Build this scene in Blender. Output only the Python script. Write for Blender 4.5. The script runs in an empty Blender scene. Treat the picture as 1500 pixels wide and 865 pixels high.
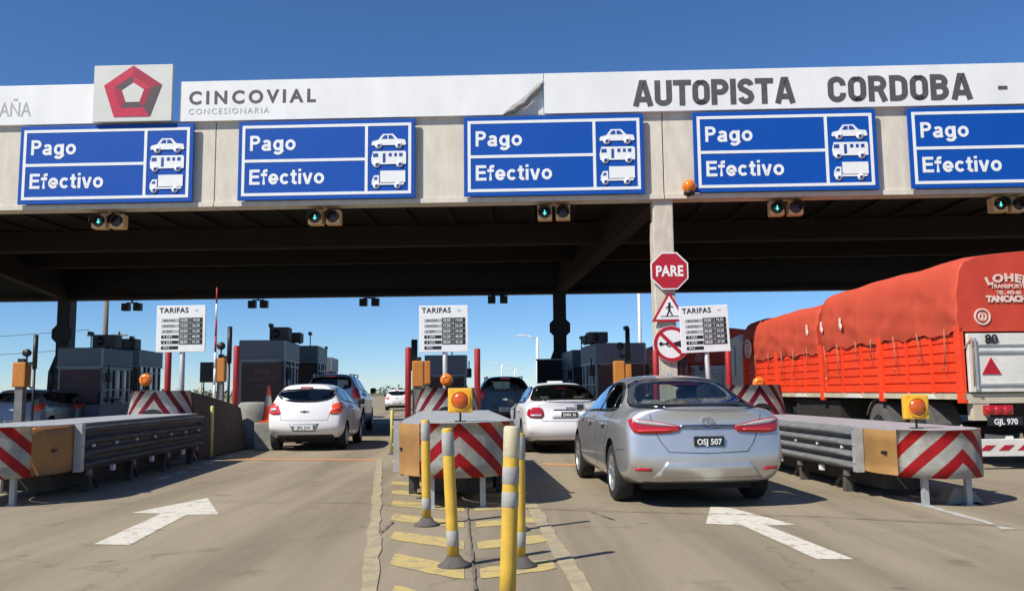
import bpy, bmesh, math, random
from mathutils import Vector, Matrix
from mathutils.bvhtree import BVHTree
random.seed(7)
PI = math.pi
S = bpy.context.scene
C = S.collection
# ------------------------------------------------------------------ camera
F = 1280.0; CX, CY = 750.0, 432.5; CAMZ = 1.25
PITCH = math.atan(140.5 / F); ROLL = -0.010
CM = Matrix.Rotation(PI/2 + PITCH, 4, 'X') @ Matrix.Rotation(ROLL, 4, 'Z')
cd = bpy.data.cameras.new('camera'); cam = bpy.data.objects.new('camera', cd); C.objects.link(cam)
cd.sensor_width = 36; cd.lens = 36 * F / 1500; cd.clip_end = 6000; cd.clip_start = .05
cam.matrix_world = Matrix.Translation((0, 0, CAMZ)) @ CM
S.camera = cam
# ------------------------------------------------------------------ light
SUN = Vector((-.75, -.57, 1.0)).normalized()
elev = math.asin(SUN.z)
w = bpy.data.worlds.new('World'); S.world = w; w.use_nodes = True
nt = w.node_tree; nt.nodes.clear()
sky = nt.nodes.new('ShaderNodeTexSky'); sky.sky_type = 'NISHITA'; sky.sun_disc = False
sky.sun_elevation = elev; sky.sun_rotation = math.atan2(SUN.x, SUN.y)
sky.altitude = 5000; sky.air_density = 1.6; sky.dust_density = 0; sky.ozone_density = 10
bgn = nt.nodes.new('ShaderNodeBackground'); bgn.inputs[1].default_value = .088
hs = nt.nodes.new('ShaderNodeHueSaturation'); hs.inputs['Saturation'].default_value = 1.04
out = nt.nodes.new('ShaderNodeOutputWorld')
nt.links.new(sky.outputs[0], hs.inputs['Color']); nt.links.new(hs.outputs[0], bgn.inputs[0]); nt.links.new(bgn.outputs[0], out.inputs[0])
sl = bpy.data.lights.new('sun', 'SUN'); sl.energy = 4.3; sl.angle = math.radians(.5); sl.color = (1, .93, .81)
so = bpy.data.objects.new('sun', sl); C.objects.link(so)
so.rotation_euler = SUN.to_track_quat('Z', 'Y').to_euler()
S.view_settings.view_transform = 'Standard'; S.view_settings.look = 'None'
S.view_settings.exposure = 0.5; S.view_settings.gamma = 1
S.cycles.max_bounces = 8; S.cycles.transparent_max_bounces = 12

# ------------------------------------------------------------------ placement helpers
def ray(px, py):
    return (CM.to_3x3() @ Vector(((px - CX)/F, (CY - py)/F, -1)))
def at(px, py, Y):
    d = ray(px, py); return Vector((0, 0, CAMZ)) + d * (Y / d.y)
def gnd(px, py, z=0):
    d = ray(px, py); return Vector((0, 0, CAMZ)) + d * ((z - CAMZ) / d.z)
CT = math.radians(-2.0)      # the canopy runs almost square to the view
CYY = 22.0
cdir = Vector((math.cos(CT), math.sin(CT), 0)); cnrm = Vector((-math.sin(CT), math.cos(CT), 0))
def cs(px, py, v=0.0):
    """pixel -> canopy coordinates (s, z) on the plane v metres behind the fascia"""
    d = ray(px, py); o = Vector((0, 0, CAMZ)); p0 = Vector((0, CYY, 0)) + cnrm * v
    t = (p0 - o).dot(cnrm) / d.dot(cnrm); p = o + d*t
    return (p - Vector((0, CYY, 0))).dot(cdir), p.z
def cw(s, v, z=0): return Vector((0, CYY, 0)) + cdir*s + cnrm*v + Vector((0, 0, z))
def axis_x(x10, Y): return x10 - .1*(Y - 10)     # islands drift left as they recede
LANE = math.radians(5.6)

# ------------------------------------------------------------------ materials
def mat(name, col, rough=.6, metal=0, var=.0, scale=6, bump=0, bscale=40, coat=0, spec=.5, col2=None, streak=0, emit=0):
    m = bpy.data.materials.new(name); m.use_nodes = True; n = m.node_tree.nodes; l = m.node_tree.links
    b = n['Principled BSDF']; b.inputs['Roughness'].default_value = rough; b.inputs['Metallic'].default_value = metal
    b.inputs['Coat Weight'].default_value = coat; b.inputs['Coat Roughness'].default_value = .05
    b.inputs['Specular IOR Level'].default_value = spec
    c4 = (*col, 1); b.inputs['Base Color'].default_value = c4
    tc = n.new('ShaderNodeTexCoord')
    if var or col2:
        mp = n.new('ShaderNodeMapping'); l.new(tc.outputs['Object'], mp.inputs[0])
        if streak: mp.inputs['Scale'].default_value = (streak, streak, 1)
        no = n.new('ShaderNodeTexNoise'); no.inputs['Scale'].default_value = scale; no.inputs['Detail'].default_value = 8
        no.inputs['Roughness'].default_value = .65
        l.new(mp.outputs[0], no.inputs['Vector'])
        r = n.new('ShaderNodeValToRGB'); r.color_ramp.elements[0].position = .3; r.color_ramp.elements[1].position = .7
        lo = col2 if col2 else tuple(c*(1-var) for c in col); hi = col if col2 else tuple(min(1, c*(1+var*.5)) for c in col)
        r.color_ramp.elements[0].color = (*lo, 1); r.color_ramp.elements[1].color = (*hi, 1)
        l.new(no.outputs[0], r.inputs[0]); l.new(r.outputs[0], b.inputs['Base Color'])
        rr = n.new('ShaderNodeMapRange'); rr.inputs[3].default_value = max(0, rough-.08); rr.inputs[4].default_value = min(1, rough+.12)
        l.new(no.outputs[0], rr.inputs[0]); l.new(rr.outputs[0], b.inputs['Roughness'])
    if bump:
        nb = n.new('ShaderNodeTexNoise'); nb.inputs['Scale'].default_value = bscale; nb.inputs['Detail'].default_value = 6
        l.new(tc.outputs['Object'], nb.inputs['Vector'])
        bp = n.new('ShaderNodeBump'); bp.inputs['Strength'].default_value = bump; bp.inputs['Distance'].default_value = .02
        l.new(nb.outputs[0], bp.inputs['Height']); l.new(bp.outputs[0], b.inputs['Normal'])
    if emit:
        b.inputs['Emission Color'].default_value = c4; b.inputs['Emission Strength'].default_value = emit
    return m
def glass(name, tint=(.72, .80, .76), mixr=.2, dark=.0):
    m = bpy.data.materials.new(name); m.use_nodes = True; n = m.node_tree.nodes; l = m.node_tree.links
    n.clear(); o = n.new('ShaderNodeOutputMaterial')
    t = n.new('ShaderNodeBsdfTransparent'); t.inputs[0].default_value = (*tint, 1)
    g = n.new('ShaderNodeBsdfGlossy'); g.inputs['Roughness'].default_value = .03; g.inputs[0].default_value = (.9, .95, 1, 1)
    fr = n.new('ShaderNodeFresnel'); fr.inputs[0].default_value = 1.5
    mx = n.new('ShaderNodeMixShader'); l.new(fr.outputs[0], mx.inputs[0]); l.new(t.outputs[0], mx.inputs[1]); l.new(g.outputs[0], mx.inputs[2])
    l.new(mx.outputs[0], o.inputs[0]); return m
def chevron_mat(name, red, white, period, slope, phase, frac, dirt=.35):
    m = bpy.data.materials.new(name); m.use_nodes = True; n = m.node_tree.nodes; l = m.node_tree.links
    b = n['Principled BSDF']; b.inputs['Roughness'].default_value = .45
    uv = n.new('ShaderNodeUVMap'); sp = n.new('ShaderNodeSeparateXYZ'); l.new(uv.outputs[0], sp.inputs[0])
    def M(op, a, bb=None):
        x = n.new('ShaderNodeMath'); x.operation = op
        for i, v in enumerate((a, bb)):
            if v is None: continue
            if isinstance(v, (int, float)): x.inputs[i].default_value = v
            else: l.new(v, x.inputs[i])
        return x.outputs[0]
    v = M('ADD', sp.outputs[1], M('MULTIPLY', M('ABSOLUTE', sp.outputs[0]), slope))
    v = M('FRACT', M('DIVIDE', M('SUBTRACT', v, phase - 10*period), period))
    s = M('LESS_THAN', v, frac)
    tc = n.new('ShaderNodeTexCoord'); no = n.new('ShaderNodeTexNoise'); no.inputs['Scale'].default_value = 7; no.inputs['Detail'].default_value = 10
    no.inputs['Roughness'].default_value = .7
    l.new(tc.outputs['Object'], no.inputs['Vector'])
    mx = n.new('ShaderNodeMix'); mx.data_type = 'RGBA'; mx.inputs['A'].default_value = (*white, 1); mx.inputs['B'].default_value = (*red, 1)
    l.new(s, mx.inputs['Factor'])
    d = n.new('ShaderNodeMix'); d.data_type = 'RGBA'; d.blend_type = 'MULTIPLY'; l.new(mx.outputs['Result'], d.inputs['A'])
    r = n.new('ShaderNodeValToRGB'); r.color_ramp.elements[0].position = .35; r.color_ramp.elements[1].position = .62
    r.color_ramp.elements[0].color = (.62, .58, .52, 1); r.color_ramp.elements[1].color = (1, 1, 1, 1)
    l.new(no.outputs[0], r.inputs[0]); l.new(r.outputs[0], d.inputs['B']); d.inputs['Factor'].default_value = dirt*2
    l.new(d.outputs['Result'], b.inputs['Base Color']); return m
M = {}
M['white'] = mat('white_panel', (.78, .79, .79), .5, var=.06, scale=1.2)
M['fwhite'] = mat('fascia_white', (.80, .81, .82), .5, var=.07, scale=.5, col2=(.70, .71, .71), streak=2.5)
M['conc'] = mat('beam_concrete', (.70, .655, .56), .85, scale=1.1, col2=(.54, .50, .42), bump=.25, bscale=14, streak=3.5)
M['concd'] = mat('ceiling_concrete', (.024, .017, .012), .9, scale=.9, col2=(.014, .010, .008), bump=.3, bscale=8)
M['dark_steel'] = mat('dark_steel', (.014, .014, .017), .6, var=.3)
M['column'] = mat('column_concrete', (.62, .57, .48), .85, scale=3, col2=(.45, .41, .34), bump=.3, bscale=20, streak=3)
M['blue'] = mat('sign_blue', (.0, .072, .40), .55, scale=1.1, col2=(.001, .068, .36), streak=2, spec=.25)
M['signw'] = mat('sign_white', (.78, .80, .80), .45, var=.06)
M['iconb'] = mat('icon_blue', (.006, .06, .30), .5)
M['letter_grey'] = mat('letter_grey', (.085, .085, .085), .6, var=.25, scale=9)
M['letter_faint'] = mat('letter_faint', (.42, .43, .44), .6, var=.2, scale=9)
M['logo_red'] = mat('logo_red', (.50, .012, .055), .45, var=.1)
M['logo_crimson'] = mat('logo_crimson', (.33, .01, .04), .45)
M['logo_dark'] = mat('logo_dark', (.075, .05, .06), .5)
M['logo_panel'] = mat('logo_panel', (.60, .61, .58), .55, var=.08, scale=1)
M['black'] = mat('black_plastic', (.012, .012, .013), .5)
M['rubber'] = mat('rubber', (.022, .021, .02), .85, var=.4, scale=20, bump=.3)
M['tyredust'] = mat('dusty_tyre', (.09, .088, .085), .9, var=.4, scale=5, bump=.3)
M['sig_y'] = mat('signal_yellow', (.78, .50, .24), .6, var=.25, scale=15)
M['lens_off'] = mat('signal_lens', (.03, .01, .008), .25)
M['lens_green'] = mat('green_cross_lamp', (.08, .75, .60), .4, emit=1.2)
M['amber'] = mat('amber_lens', (.80, .20, .008), .18, coat=.5, var=.2, scale=20)
M['amberd'] = mat('amber_core', (.55, .09, .004), .25, coat=.5)
M['beaconbody'] = mat('beacon_yellow', (.80, .42, .03), .5, var=.15, scale=14)
M['galv'] = mat('galvanised_steel', (.50, .52, .52), .5, metal=.3, scale=5, col2=(.33, .345, .35), bump=.1)
M['galvd'] = mat('galvanised_dark_shaded', (.24, .245, .24), .6, metal=.3, scale=4, col2=(.11, .112, .11))  # darkened to carry the shade of the rails' sunless side; small fittings share it
M['leg_dark'] = mat('shaded_leg', (.07, .065, .06), .8, var=.4)  # shade under the rails put into the legs' colour
M['nose_y'] = mat('nose_tan', (.62, .36, .13), .6, scale=3, col2=(.48, .27, .10), bump=.08)
M['nose_b'] = mat('nose_tan_shaded_side', (.42, .24, .09), .65, scale=3, col2=(.30, .17, .07))
M['chev'] = chevron_mat('chevron_sheet', (.55, .012, .018), (.62, .62, .58), .315, .9, .464, .46)
M['chev2'] = chevron_mat('chevron_paint', (.28, .012, .035), (.70, .70, .70), .42, 1.15, 1.165, .40, .45)
M['barrier'] = mat('barrier_concrete', (.085, .064, .050), .9, scale=3, col2=(.05, .038, .03), bump=.5, bscale=18)
M['barrier2'] = mat('barrier_grey', (.30, .30, .27), .9, scale=3, col2=(.17, .17, .15), bump=.4, bscale=18)
M['red'] = mat('post_red', (.36, .018, .02), .55, var=.25, scale=4)
M['sign_red'] = mat('sign_red', (.42, .008, .022), .45, var=.1, scale=4)
M['booth_band'] = mat('booth_cladding', (.14, .165, .20), .5, scale=2, col2=(.11, .13, .155))
M['booth_brown'] = mat('booth_brown', (.085, .042, .036), .6, var=.3, scale=2)
M['booth_frame'] = mat('booth_frame', (.25, .28, .32), .45, metal=.3)
M['booth_glass'] = mat('booth_glass', (.02, .025, .03), .08, spec=.8)
M['ac'] = mat('ac_unit', (.05, .052, .058), .6, var=.2)
M['yellow'] = mat('bollard_yellow', (.70, .44, .04), .6, scale=7, col2=(.46, .30, .06), bump=.15, bscale=12)
M['retro'] = mat('reflective_band', (.42, .42, .40), .6, scale=9, col2=(.25, .25, .23))
M['cream'] = mat('cream_cap', (.62, .56, .38), .6, scale=10, col2=(.40, .35, .22))
M['paleyellow'] = mat('pale_yellow', (.62, .56, .16), .6, var=.2)
M['base_rub'] = mat('bollard_base', (.10, .09, .085), .9, var=.3, scale=20)
M['cone'] = mat('cone_orange', (.75, .08, .02), .5, var=.15)
M['orangec'] = mat('cabinet_orange', (.50, .19, .03), .55, var=.25, scale=3)
M['tarp'] = mat('tarp_red', (.52, .066, .027), .7, scale=1.3, col2=(.45, .055, .024), bump=.5, bscale=2.0)
M['tarpr'] = mat('tarp_rear_red', (.62, .062, .026), .6, scale=1.6, col2=(.47, .04, .02), bump=.35, bscale=3)
M['crate'] = mat('crate_orange_red', (.90, .060, .010), .5, scale=3, col2=(.70, .045, .010), bump=.1)
M['truckwhite'] = mat('truck_white', (.74, .73, .68), .5, scale=4, col2=(.58, .56, .50))
M['sill'] = mat('sill_cream', (.58, .53, .40), .6, scale=4, col2=(.42, .37, .27))
M['rope'] = mat('rope', (.34, .16, .10), .9)
M['chassis'] = mat('chassis_dark', (.02, .019, .018), .8, var=.4)
M['redlens'] = mat('red_lens', (.42, .008, .012), .15, coat=.8)
M['redlens2'] = mat('red_lens_bright', (.80, .05, .05), .15, coat=.8)
M['orangelens'] = mat('orange_lens', (.85, .10, .02), .15, coat=.8)
M['clearlens'] = mat('clear_lens', (.60, .58, .58), .12, coat=.8, metal=.3)
M['garnish'] = mat('garnish', (.22, .25, .30), .18, metal=.9)
M['chrome'] = mat('chrome', (.75, .76, .78), .12, metal=1)
M['silver'] = mat('silver_paint', (.56, .565, .565), .30, metal=.65, coat=.8, var=.05, scale=3)
M['carwhite'] = mat('white_paint', (.80, .80, .80), .35, coat=.6, var=.04, scale=2)
M['pickup'] = mat('grey_silver_paint', (.50, .51, .52), .35, metal=.5, coat=.7)
M['darkpaint'] = mat('dark_grey_paint', (.035, .040, .045), .32, metal=.3, coat=.8)
M['bluegrey'] = mat('blue_grey_paint', (.13, .17, .18), .35, metal=.3, coat=.7)
M['greypaint'] = mat('grey_paint', (.26, .27, .29), .35, metal=.4, coat=.7)
M['under'] = mat('car_interior_dark', (.018, .018, .02), .8)
M['seat'] = mat('seat_cloth', (.16, .16, .155), .85, var=.15)
M['seatl'] = mat('seat_light', (.34, .36, .31), .85, var=.1)
M['frit'] = mat('window_border', (.008, .008, .009), .2, spec=.6)
M['glass'] = glass('tinted_glass'); M['glassd'] = glass('dark_tinted_glass', (.10, .11, .12))
M['rim'] = mat('alloy_rim', (.52, .53, .55), .35, metal=.8)
M['seam'] = mat('panel_gap', (.03, .03, .035), .6)
M['plate_b'] = mat('plate_black', (.015, .015, .016), .4); M['plate_w'] = mat('plate_white', (.68, .68, .68), .4)
M['pole'] = mat('pole_grey', (.45, .46, .47), .55, metal=.3, var=.15, scale=8)
M['polew'] = mat('pole_white', (.72, .73, .74), .5)
M['wood'] = mat('wood_pole', (.20, .17, .14), .9, var=.3, scale=8)
M['tree'] = mat('far_foliage', (.05, .062, .03), .9, scale=.3, col2=(.028, .038, .02))
M['grass'] = mat('dry_grass', (.20, .17, .085), .95, scale=.05, col2=(.12, .115, .055), bump=.6, bscale=2)
M['orange_line'] = mat('orange_road_paint', (.50, .22, .07), .8, scale=14, col2=(.36, .25, .16))
M['kerb'] = mat('kerb_concrete', (.33, .30, .26), .9, scale=4, col2=(.22, .20, .17), bump=.3)

def worn_paint(name, col, ground, thr=.42, sc=9):
    """road paint that has worn through to the pavement"""
    m = bpy.data.materials.new(name); m.use_nodes = True; n = m.node_tree.nodes; l = m.node_tree.links
    b = n['Principled BSDF']; b.inputs['Roughness'].default_value = .8
    tc = n.new('ShaderNodeTexCoord'); no = n.new('ShaderNodeTexNoise'); no.inputs['Scale'].default_value = sc; no.inputs['Detail'].default_value = 12
    no.inputs['Roughness'].default_value = .72; l.new(tc.outputs['Object'], no.inputs['Vector'])
    r = n.new('ShaderNodeValToRGB'); r.color_ramp.elements[0].position = thr-.05; r.color_ramp.elements[1].position = thr+.04
    r.color_ramp.elements[0].color = (*[(g*1.6+c*.4)/2 for g, c in zip(ground, col)], 1); r.color_ramp.elements[1].color = (*col, 1)
    e = r.color_ramp.elements.new(min(.95, thr+.2)); e.color = (*[c*.86 for c in col], 1)
    l.new(no.outputs[0], r.inputs[0]); l.new(r.outputs[0], b.inputs['Base Color']); return m
PAVE = (.292, .248, .180)
M['arrow'] = worn_paint('arrow_paint', (.62, .59, .51), PAVE, .445, 8)
M['ypaint'] = worn_paint('yellow_hatching', (.50, .385, .135), (.29, .247, .18), .47, 8)
M['yline'] = worn_paint('edge_line_paint', (.40, .34, .20), PAVE, .51, 5)
M['oline'] = worn_paint('orange_line_paint', (.52, .25, .09), PAVE, .43, 5)
M['wdash'] = worn_paint('white_dash_paint', (.45, .44, .40), PAVE, .45, 6)

def pavement():
    m = bpy.data.materials.new('pavement'); m.use_nodes = True; n = m.node_tree.nodes; l = m.node_tree.links
    b = n['Principled BSDF']; b.inputs['Roughness'].default_value = .88; b.inputs['Specular IOR Level'].default_value = .3
    tc = n.new('ShaderNodeTexCoord')
    def noise(s, d, stretch=None):
        no = n.new('ShaderNodeTexNoise'); no.inputs['Scale'].default_value = s; no.inputs['Detail'].default_value = d; no.inputs['Roughness'].default_value = .62
        if stretch:
            mp = n.new('ShaderNodeMapping'); mp.inputs['Scale'].default_value = stretch; mp.inputs['Rotation'].default_value = (0, 0, -LANE)
            l.new(tc.outputs['Object'], mp.inputs[0]); l.new(mp.outputs[0], no.inputs['Vector'])
        else: l.new(tc.outputs['Object'], no.inputs['Vector'])
        return no.outputs[0]
    r = n.new('ShaderNodeValToRGB'); e = r.color_ramp.elements
    e[0].position = .32; e[0].color = (.268, .225, .160, 1); e[1].position = .68; e[1].color = (.352, .300, .216, 1)
    l.new(noise(.45, 7, (1.6, .35, 1)), r.inputs[0])
    g = n.new('ShaderNodeValToRGB'); g.color_ramp.elements[0].position = .35; g.color_ramp.elements[0].color = (.78, .77, .75, 1)
    g.color_ramp.elements[1].position = .7; g.color_ramp.elements[1].color = (1.08, 1.08, 1.08, 1); l.new(noise(90, 3), g.inputs[0])
    st = n.new('ShaderNodeValToRGB'); st.color_ramp.elements[0].position = .30; st.color_ramp.elements[0].color = (.62, .60, .58, 1)
    st.color_ramp.elements[1].position = .40; st.color_ramp.elements[1].color = (1, 1, 1, 1); l.new(noise(1.3, 6), st.inputs[0])
    def mul(a, bb, f=1.0):
        x = n.new('ShaderNodeMix'); x.data_type = 'RGBA'; x.blend_type = 'MULTIPLY'; x.inputs['Factor'].default_value = f
        l.new(a, x.inputs['A']); l.new(bb, x.inputs['B']); return x.outputs['Result']
    c = mul(r.outputs[0], g.outputs[0]); c = mul(c, st.outputs[0], .7)
    tk_ = n.new('ShaderNodeValToRGB'); tk_.color_ramp.elements[0].position = .38; tk_.color_ramp.elements[0].color = (.70, .69, .68, 1)
    tk_.color_ramp.elements[1].position = .55; tk_.color_ramp.elements[1].color = (1, 1, 1, 1); l.new(noise(1.0, 4, (1.3, .06, 1)), tk_.inputs[0]); c = mul(c, tk_.outputs[0], .8)
    sp_ = n.new('ShaderNodeTexVoronoi'); sp_.inputs['Scale'].default_value = 1.1; sp_.inputs['Randomness'].default_value = 1; l.new(tc.outputs['Object'], sp_.inputs['Vector'])
    so2 = n.new('ShaderNodeValToRGB'); so2.color_ramp.elements[0].position = .03; so2.color_ramp.elements[0].color = (.50, .47, .44, 1)
    so2.color_ramp.elements[1].position = .075; so2.color_ramp.elements[1].color = (1, 1, 1, 1); l.new(sp_.outputs['Distance'], so2.inputs[0]); c = mul(c, so2.outputs[0], .55)
    vo = n.new('ShaderNodeTexVoronoi'); vo.feature = 'DISTANCE_TO_EDGE'; vo.inputs['Scale'].default_value = .33
    dn = n.new('ShaderNodeTexNoise'); dn.inputs['Scale'].default_value = 1.6; dn.inputs['Detail'].default_value = 6; l.new(tc.outputs['Object'], dn.inputs['Vector'])
    va = n.new('ShaderNodeVectorMath'); va.operation = 'ADD'; l.new(tc.outputs['Object'], va.inputs[0]); l.new(dn.outputs[1], va.inputs[1])
    l.new(va.outputs[0], vo.inputs['Vector'])
    cr = n.new('ShaderNodeValToRGB'); cr.color_ramp.elements[0].position = .0; cr.color_ramp.elements[0].color = (.45, .43, .4, 1)
    cr.color_ramp.elements[1].position = .008; cr.color_ramp.elements[1].color = (1, 1, 1, 1); l.new(vo.outputs[0], cr.inputs[0])
    c = mul(c, cr.outputs[0], .35)
    l.new(c, b.inputs['Base Color'])
    bp = n.new('ShaderNodeBump'); bp.inputs['Strength'].default_value = .35; bp.inputs['Distance'].default_value = .012
    l.new(noise(70, 5), bp.inputs['Height']); l.new(bp.outputs[0], b.inputs['Normal'])
    return m
M['pave'] = pavement()

# ------------------------------------------------------------------ mesh helpers
def box(bm, x0, x1, y0, y1, z0, z1, mi=0, bev=0):
    v = [bm.verts.new((x, y, z)) for z in (z0, z1) for y in (y0, y1) for x in (x0, x1)]
    fs = [bm.faces.new([v[i] for i in f]) for f in ((0,2,3,1), (4,5,7,6), (0,1,5,4), (2,6,7,3), (0,4,6,2), (1,3,7,5))]
    for f in fs: f.material_index = mi
    if bev:
        es = {e for f in fs for e in f.edges}
        r = bmesh.ops.bevel(bm, geom=list(es), offset=bev, segments=2, affect='EDGES', profile=.6)
        for f in r['faces']: f.material_index = mi
    return fs
def tube(bm, p, q, r, r2=None, n=12, mi=0, caps=True):
    p, q = Vector(p), Vector(q); r2 = r if r2 is None else r2; d = (q-p).normalized()
    a = d.orthogonal().normalized(); b = d.cross(a)
    A = [bm.verts.new(p + (a*math.cos(2*PI*i/n) + b*math.sin(2*PI*i/n))*r) for i in range(n)]
    B = [bm.verts.new(q + (a*math.cos(2*PI*i/n) + b*math.sin(2*PI*i/n))*r2) for i in range(n)]
    for i in range(n):
        f = bm.faces.new((A[i], A[(i+1)%n], B[(i+1)%n], B[i])); f.material_index = mi; f.smooth = True
    if caps:
        for L in (A[::-1], B): f = bm.faces.new(L); f.material_index = mi
def lathe(bm, prof, axis='z', n=24, mi=0, o=(0,0,0)):
    """prof: list of (r, h); closed at the ends where r is 0"""
    o = Vector(o); rings = []
    def P(r, h, t):
        c, s = r*math.cos(t), r*math.sin(t)
        return o + Vector({'z': (c, s, h), 'x': (h, c, s), 'y': (c, h, s)}[axis])
    for r, h in prof:
        rings.append([bm.verts.new(P(r, h, 0))] if r < 1e-6 else [bm.verts.new(P(r, h, 2*PI*i/n)) for i in range(n)])
    for a, b in zip(rings, rings[1:]):
        for i in range(n):
            j = (i+1) % n
            q = [a[0], b[j], b[i]] if len(a) == 1 else ([a[i], a[j], b[0]] if len(b) == 1 else [a[i], a[j], b[j], b[i]])
            if len(a) == 1 and len(b) == 1: continue
            f = bm.faces.new(q); f.material_index = mi; f.smooth = True
def prism(bm, pts, y0, y1, mi=0, plane='xz'):
    """polygon extruded: plane xz -> along y; xy -> along z; yz -> along x"""
    def P(a, b, c): return {'xz': (a, c, b), 'xy': (a, b, c), 'yz': (c, a, b)}[plane]
    A = [bm.verts.new(P(a, b, y0)) for a, b in pts]; B = [bm.verts.new(P(a, b, y1)) for a, b in pts]; n = len(pts)
    fs = [bm.faces.new(A), bm.faces.new(B[::-1])]
    for i in range(n): fs.append(bm.faces.new((A[i], B[i], B[(i+1)%n], A[(i+1)%n])))
    for f in fs: f.material_index = mi
    return fs
def obj(name, bm, mats, parent=None, loc=None, smooth=False, fix=True):
    if isinstance(bm, bmesh.types.BMesh):
        if fix: bmesh.ops.recalc_face_normals(bm, faces=bm.faces)
        me = bpy.data.meshes.new(name); bm.to_mesh(me); bm.free()
    else: me = bm
    if not isinstance(mats, (list, tuple)): mats = [mats]
    idx = [p.material_index for p in me.polygons] if len(mats) > 1 else None
    me.materials.clear()
    for m in mats: me.materials.append(M[m] if isinstance(m, str) else m)
    if idx:
        for p, k in zip(me.polygons, idx): p.material_index = min(k, len(mats)-1)
    if smooth:
        for p in me.polygons: p.use_smooth = True
    o = bpy.data.objects.new(name, me); C.objects.link(o)
    if parent: o.parent = parent
    if loc is not None: o.location = loc
    return o
def tag(o, label, cat, group=None, kind=None):
    if label: o['label'] = label
    if cat: o['category'] = cat
    if group: o['group'] = group
    if kind: o['kind'] = kind
    return o
def thing(name, label, cat, loc=(0,0,0), rz=0, group=None):
    o = bpy.data.objects.new(name, None); C.objects.link(o); o.empty_display_size = .2
    o.location = loc; o.rotation_euler = (0, 0, rz); return tag(o, label, cat, group)
def struct(name, bm, m): o = obj(name, bm, m); o['kind'] = 'structure'; return o
def kids(o): return [c for c in bpy.data.objects if c.parent == o]
def copy_tree(o, label=None, loc=None, rz=None, parent=None):
    c = o.copy(); C.objects.link(c)
    if parent: c.parent = parent
    if label: c['label'] = label
    if loc is not None: c.location = loc
    if rz is not None: c.rotation_euler = (0, 0, rz)
    for ch in kids(o): copy_tree(ch, parent=c)
    return c
def text_bm(bm, s, size, x=0, z=0, y=0, sx=1.0, bold=0.0, th=.006, mi=0, align='LEFT', space=1.0, arc=None):
    """lettering standing in the xz plane, facing -y, back of the letters at y"""
    cu = bpy.data.curves.new('t', 'FONT'); cu.body = s; cu.size = size; cu.offset = bold; cu.extrude = th/2
    cu.align_x = align; cu.space_character = space; cu.resolution_u = 3
    ob = bpy.data.objects.new('t', cu); C.objects.link(ob)
    bpy.context.view_layer.update()
    me = bpy.data.meshes.new_from_object(ob.evaluated_get(bpy.context.evaluated_depsgraph_get()))
    bpy.data.objects.remove(ob); bpy.data.curves.remove(cu)
    t = bmesh.new(); t.from_mesh(me); bpy.data.meshes.remove(me)
    for v in t.verts:
        a, b, c = v.co
        if arc:
            R = arc; th_ = a*sx/R; v.co = (x + (R+b)*math.sin(th_), y - th/2 - c, z + (R+b)*math.cos(th_) - R)
        else: v.co = (x + a*sx, y - th/2 - c, z + b)
    me = bpy.data.meshes.new('t'); t.to_mesh(me); t.free()
    k = len(bm.faces); bm.from_mesh(me); bm.faces.ensure_lookup_table()
    for f in bm.faces[k:]: f.material_index = mi
    bpy.data.meshes.remove(me)
def chaikin(p, n=2):
    for _ in range(n):
        q = []
        for i in range(len(p)):
            a, b = p[i], p[(i+1) % len(p)]
            q += [(.75*a[0]+.25*b[0], .75*a[1]+.25*b[1]), (.25*a[0]+.75*b[0], .25*a[1]+.75*b[1])]
        p = q
    return p
def grow(p, d):
    """offset a simple polygon outwards by d"""
    n = len(p); ar = sum(p[i][0]*p[(i+1)%n][1] - p[(i+1)%n][0]*p[i][1] for i in range(n))
    s = 1 if ar > 0 else -1; o = []
    for i in range(n):
        a, b, c = Vector(p[i-1]), Vector(p[i]), Vector(p[(i+1)%n])
        e1 = (b-a).normalized(); e2 = (c-b).normalized()
        n1 = Vector((e1.y, -e1.x))*s; n2 = Vector((e2.y, -e2.x))*s; m = n1+n2
        if m.length < 1e-4: m = n1
        m.normalize(); k = max(.4, m.dot(n1)); q = b + m*(d/k); o.append((q.x, q.y))
    return o
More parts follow.
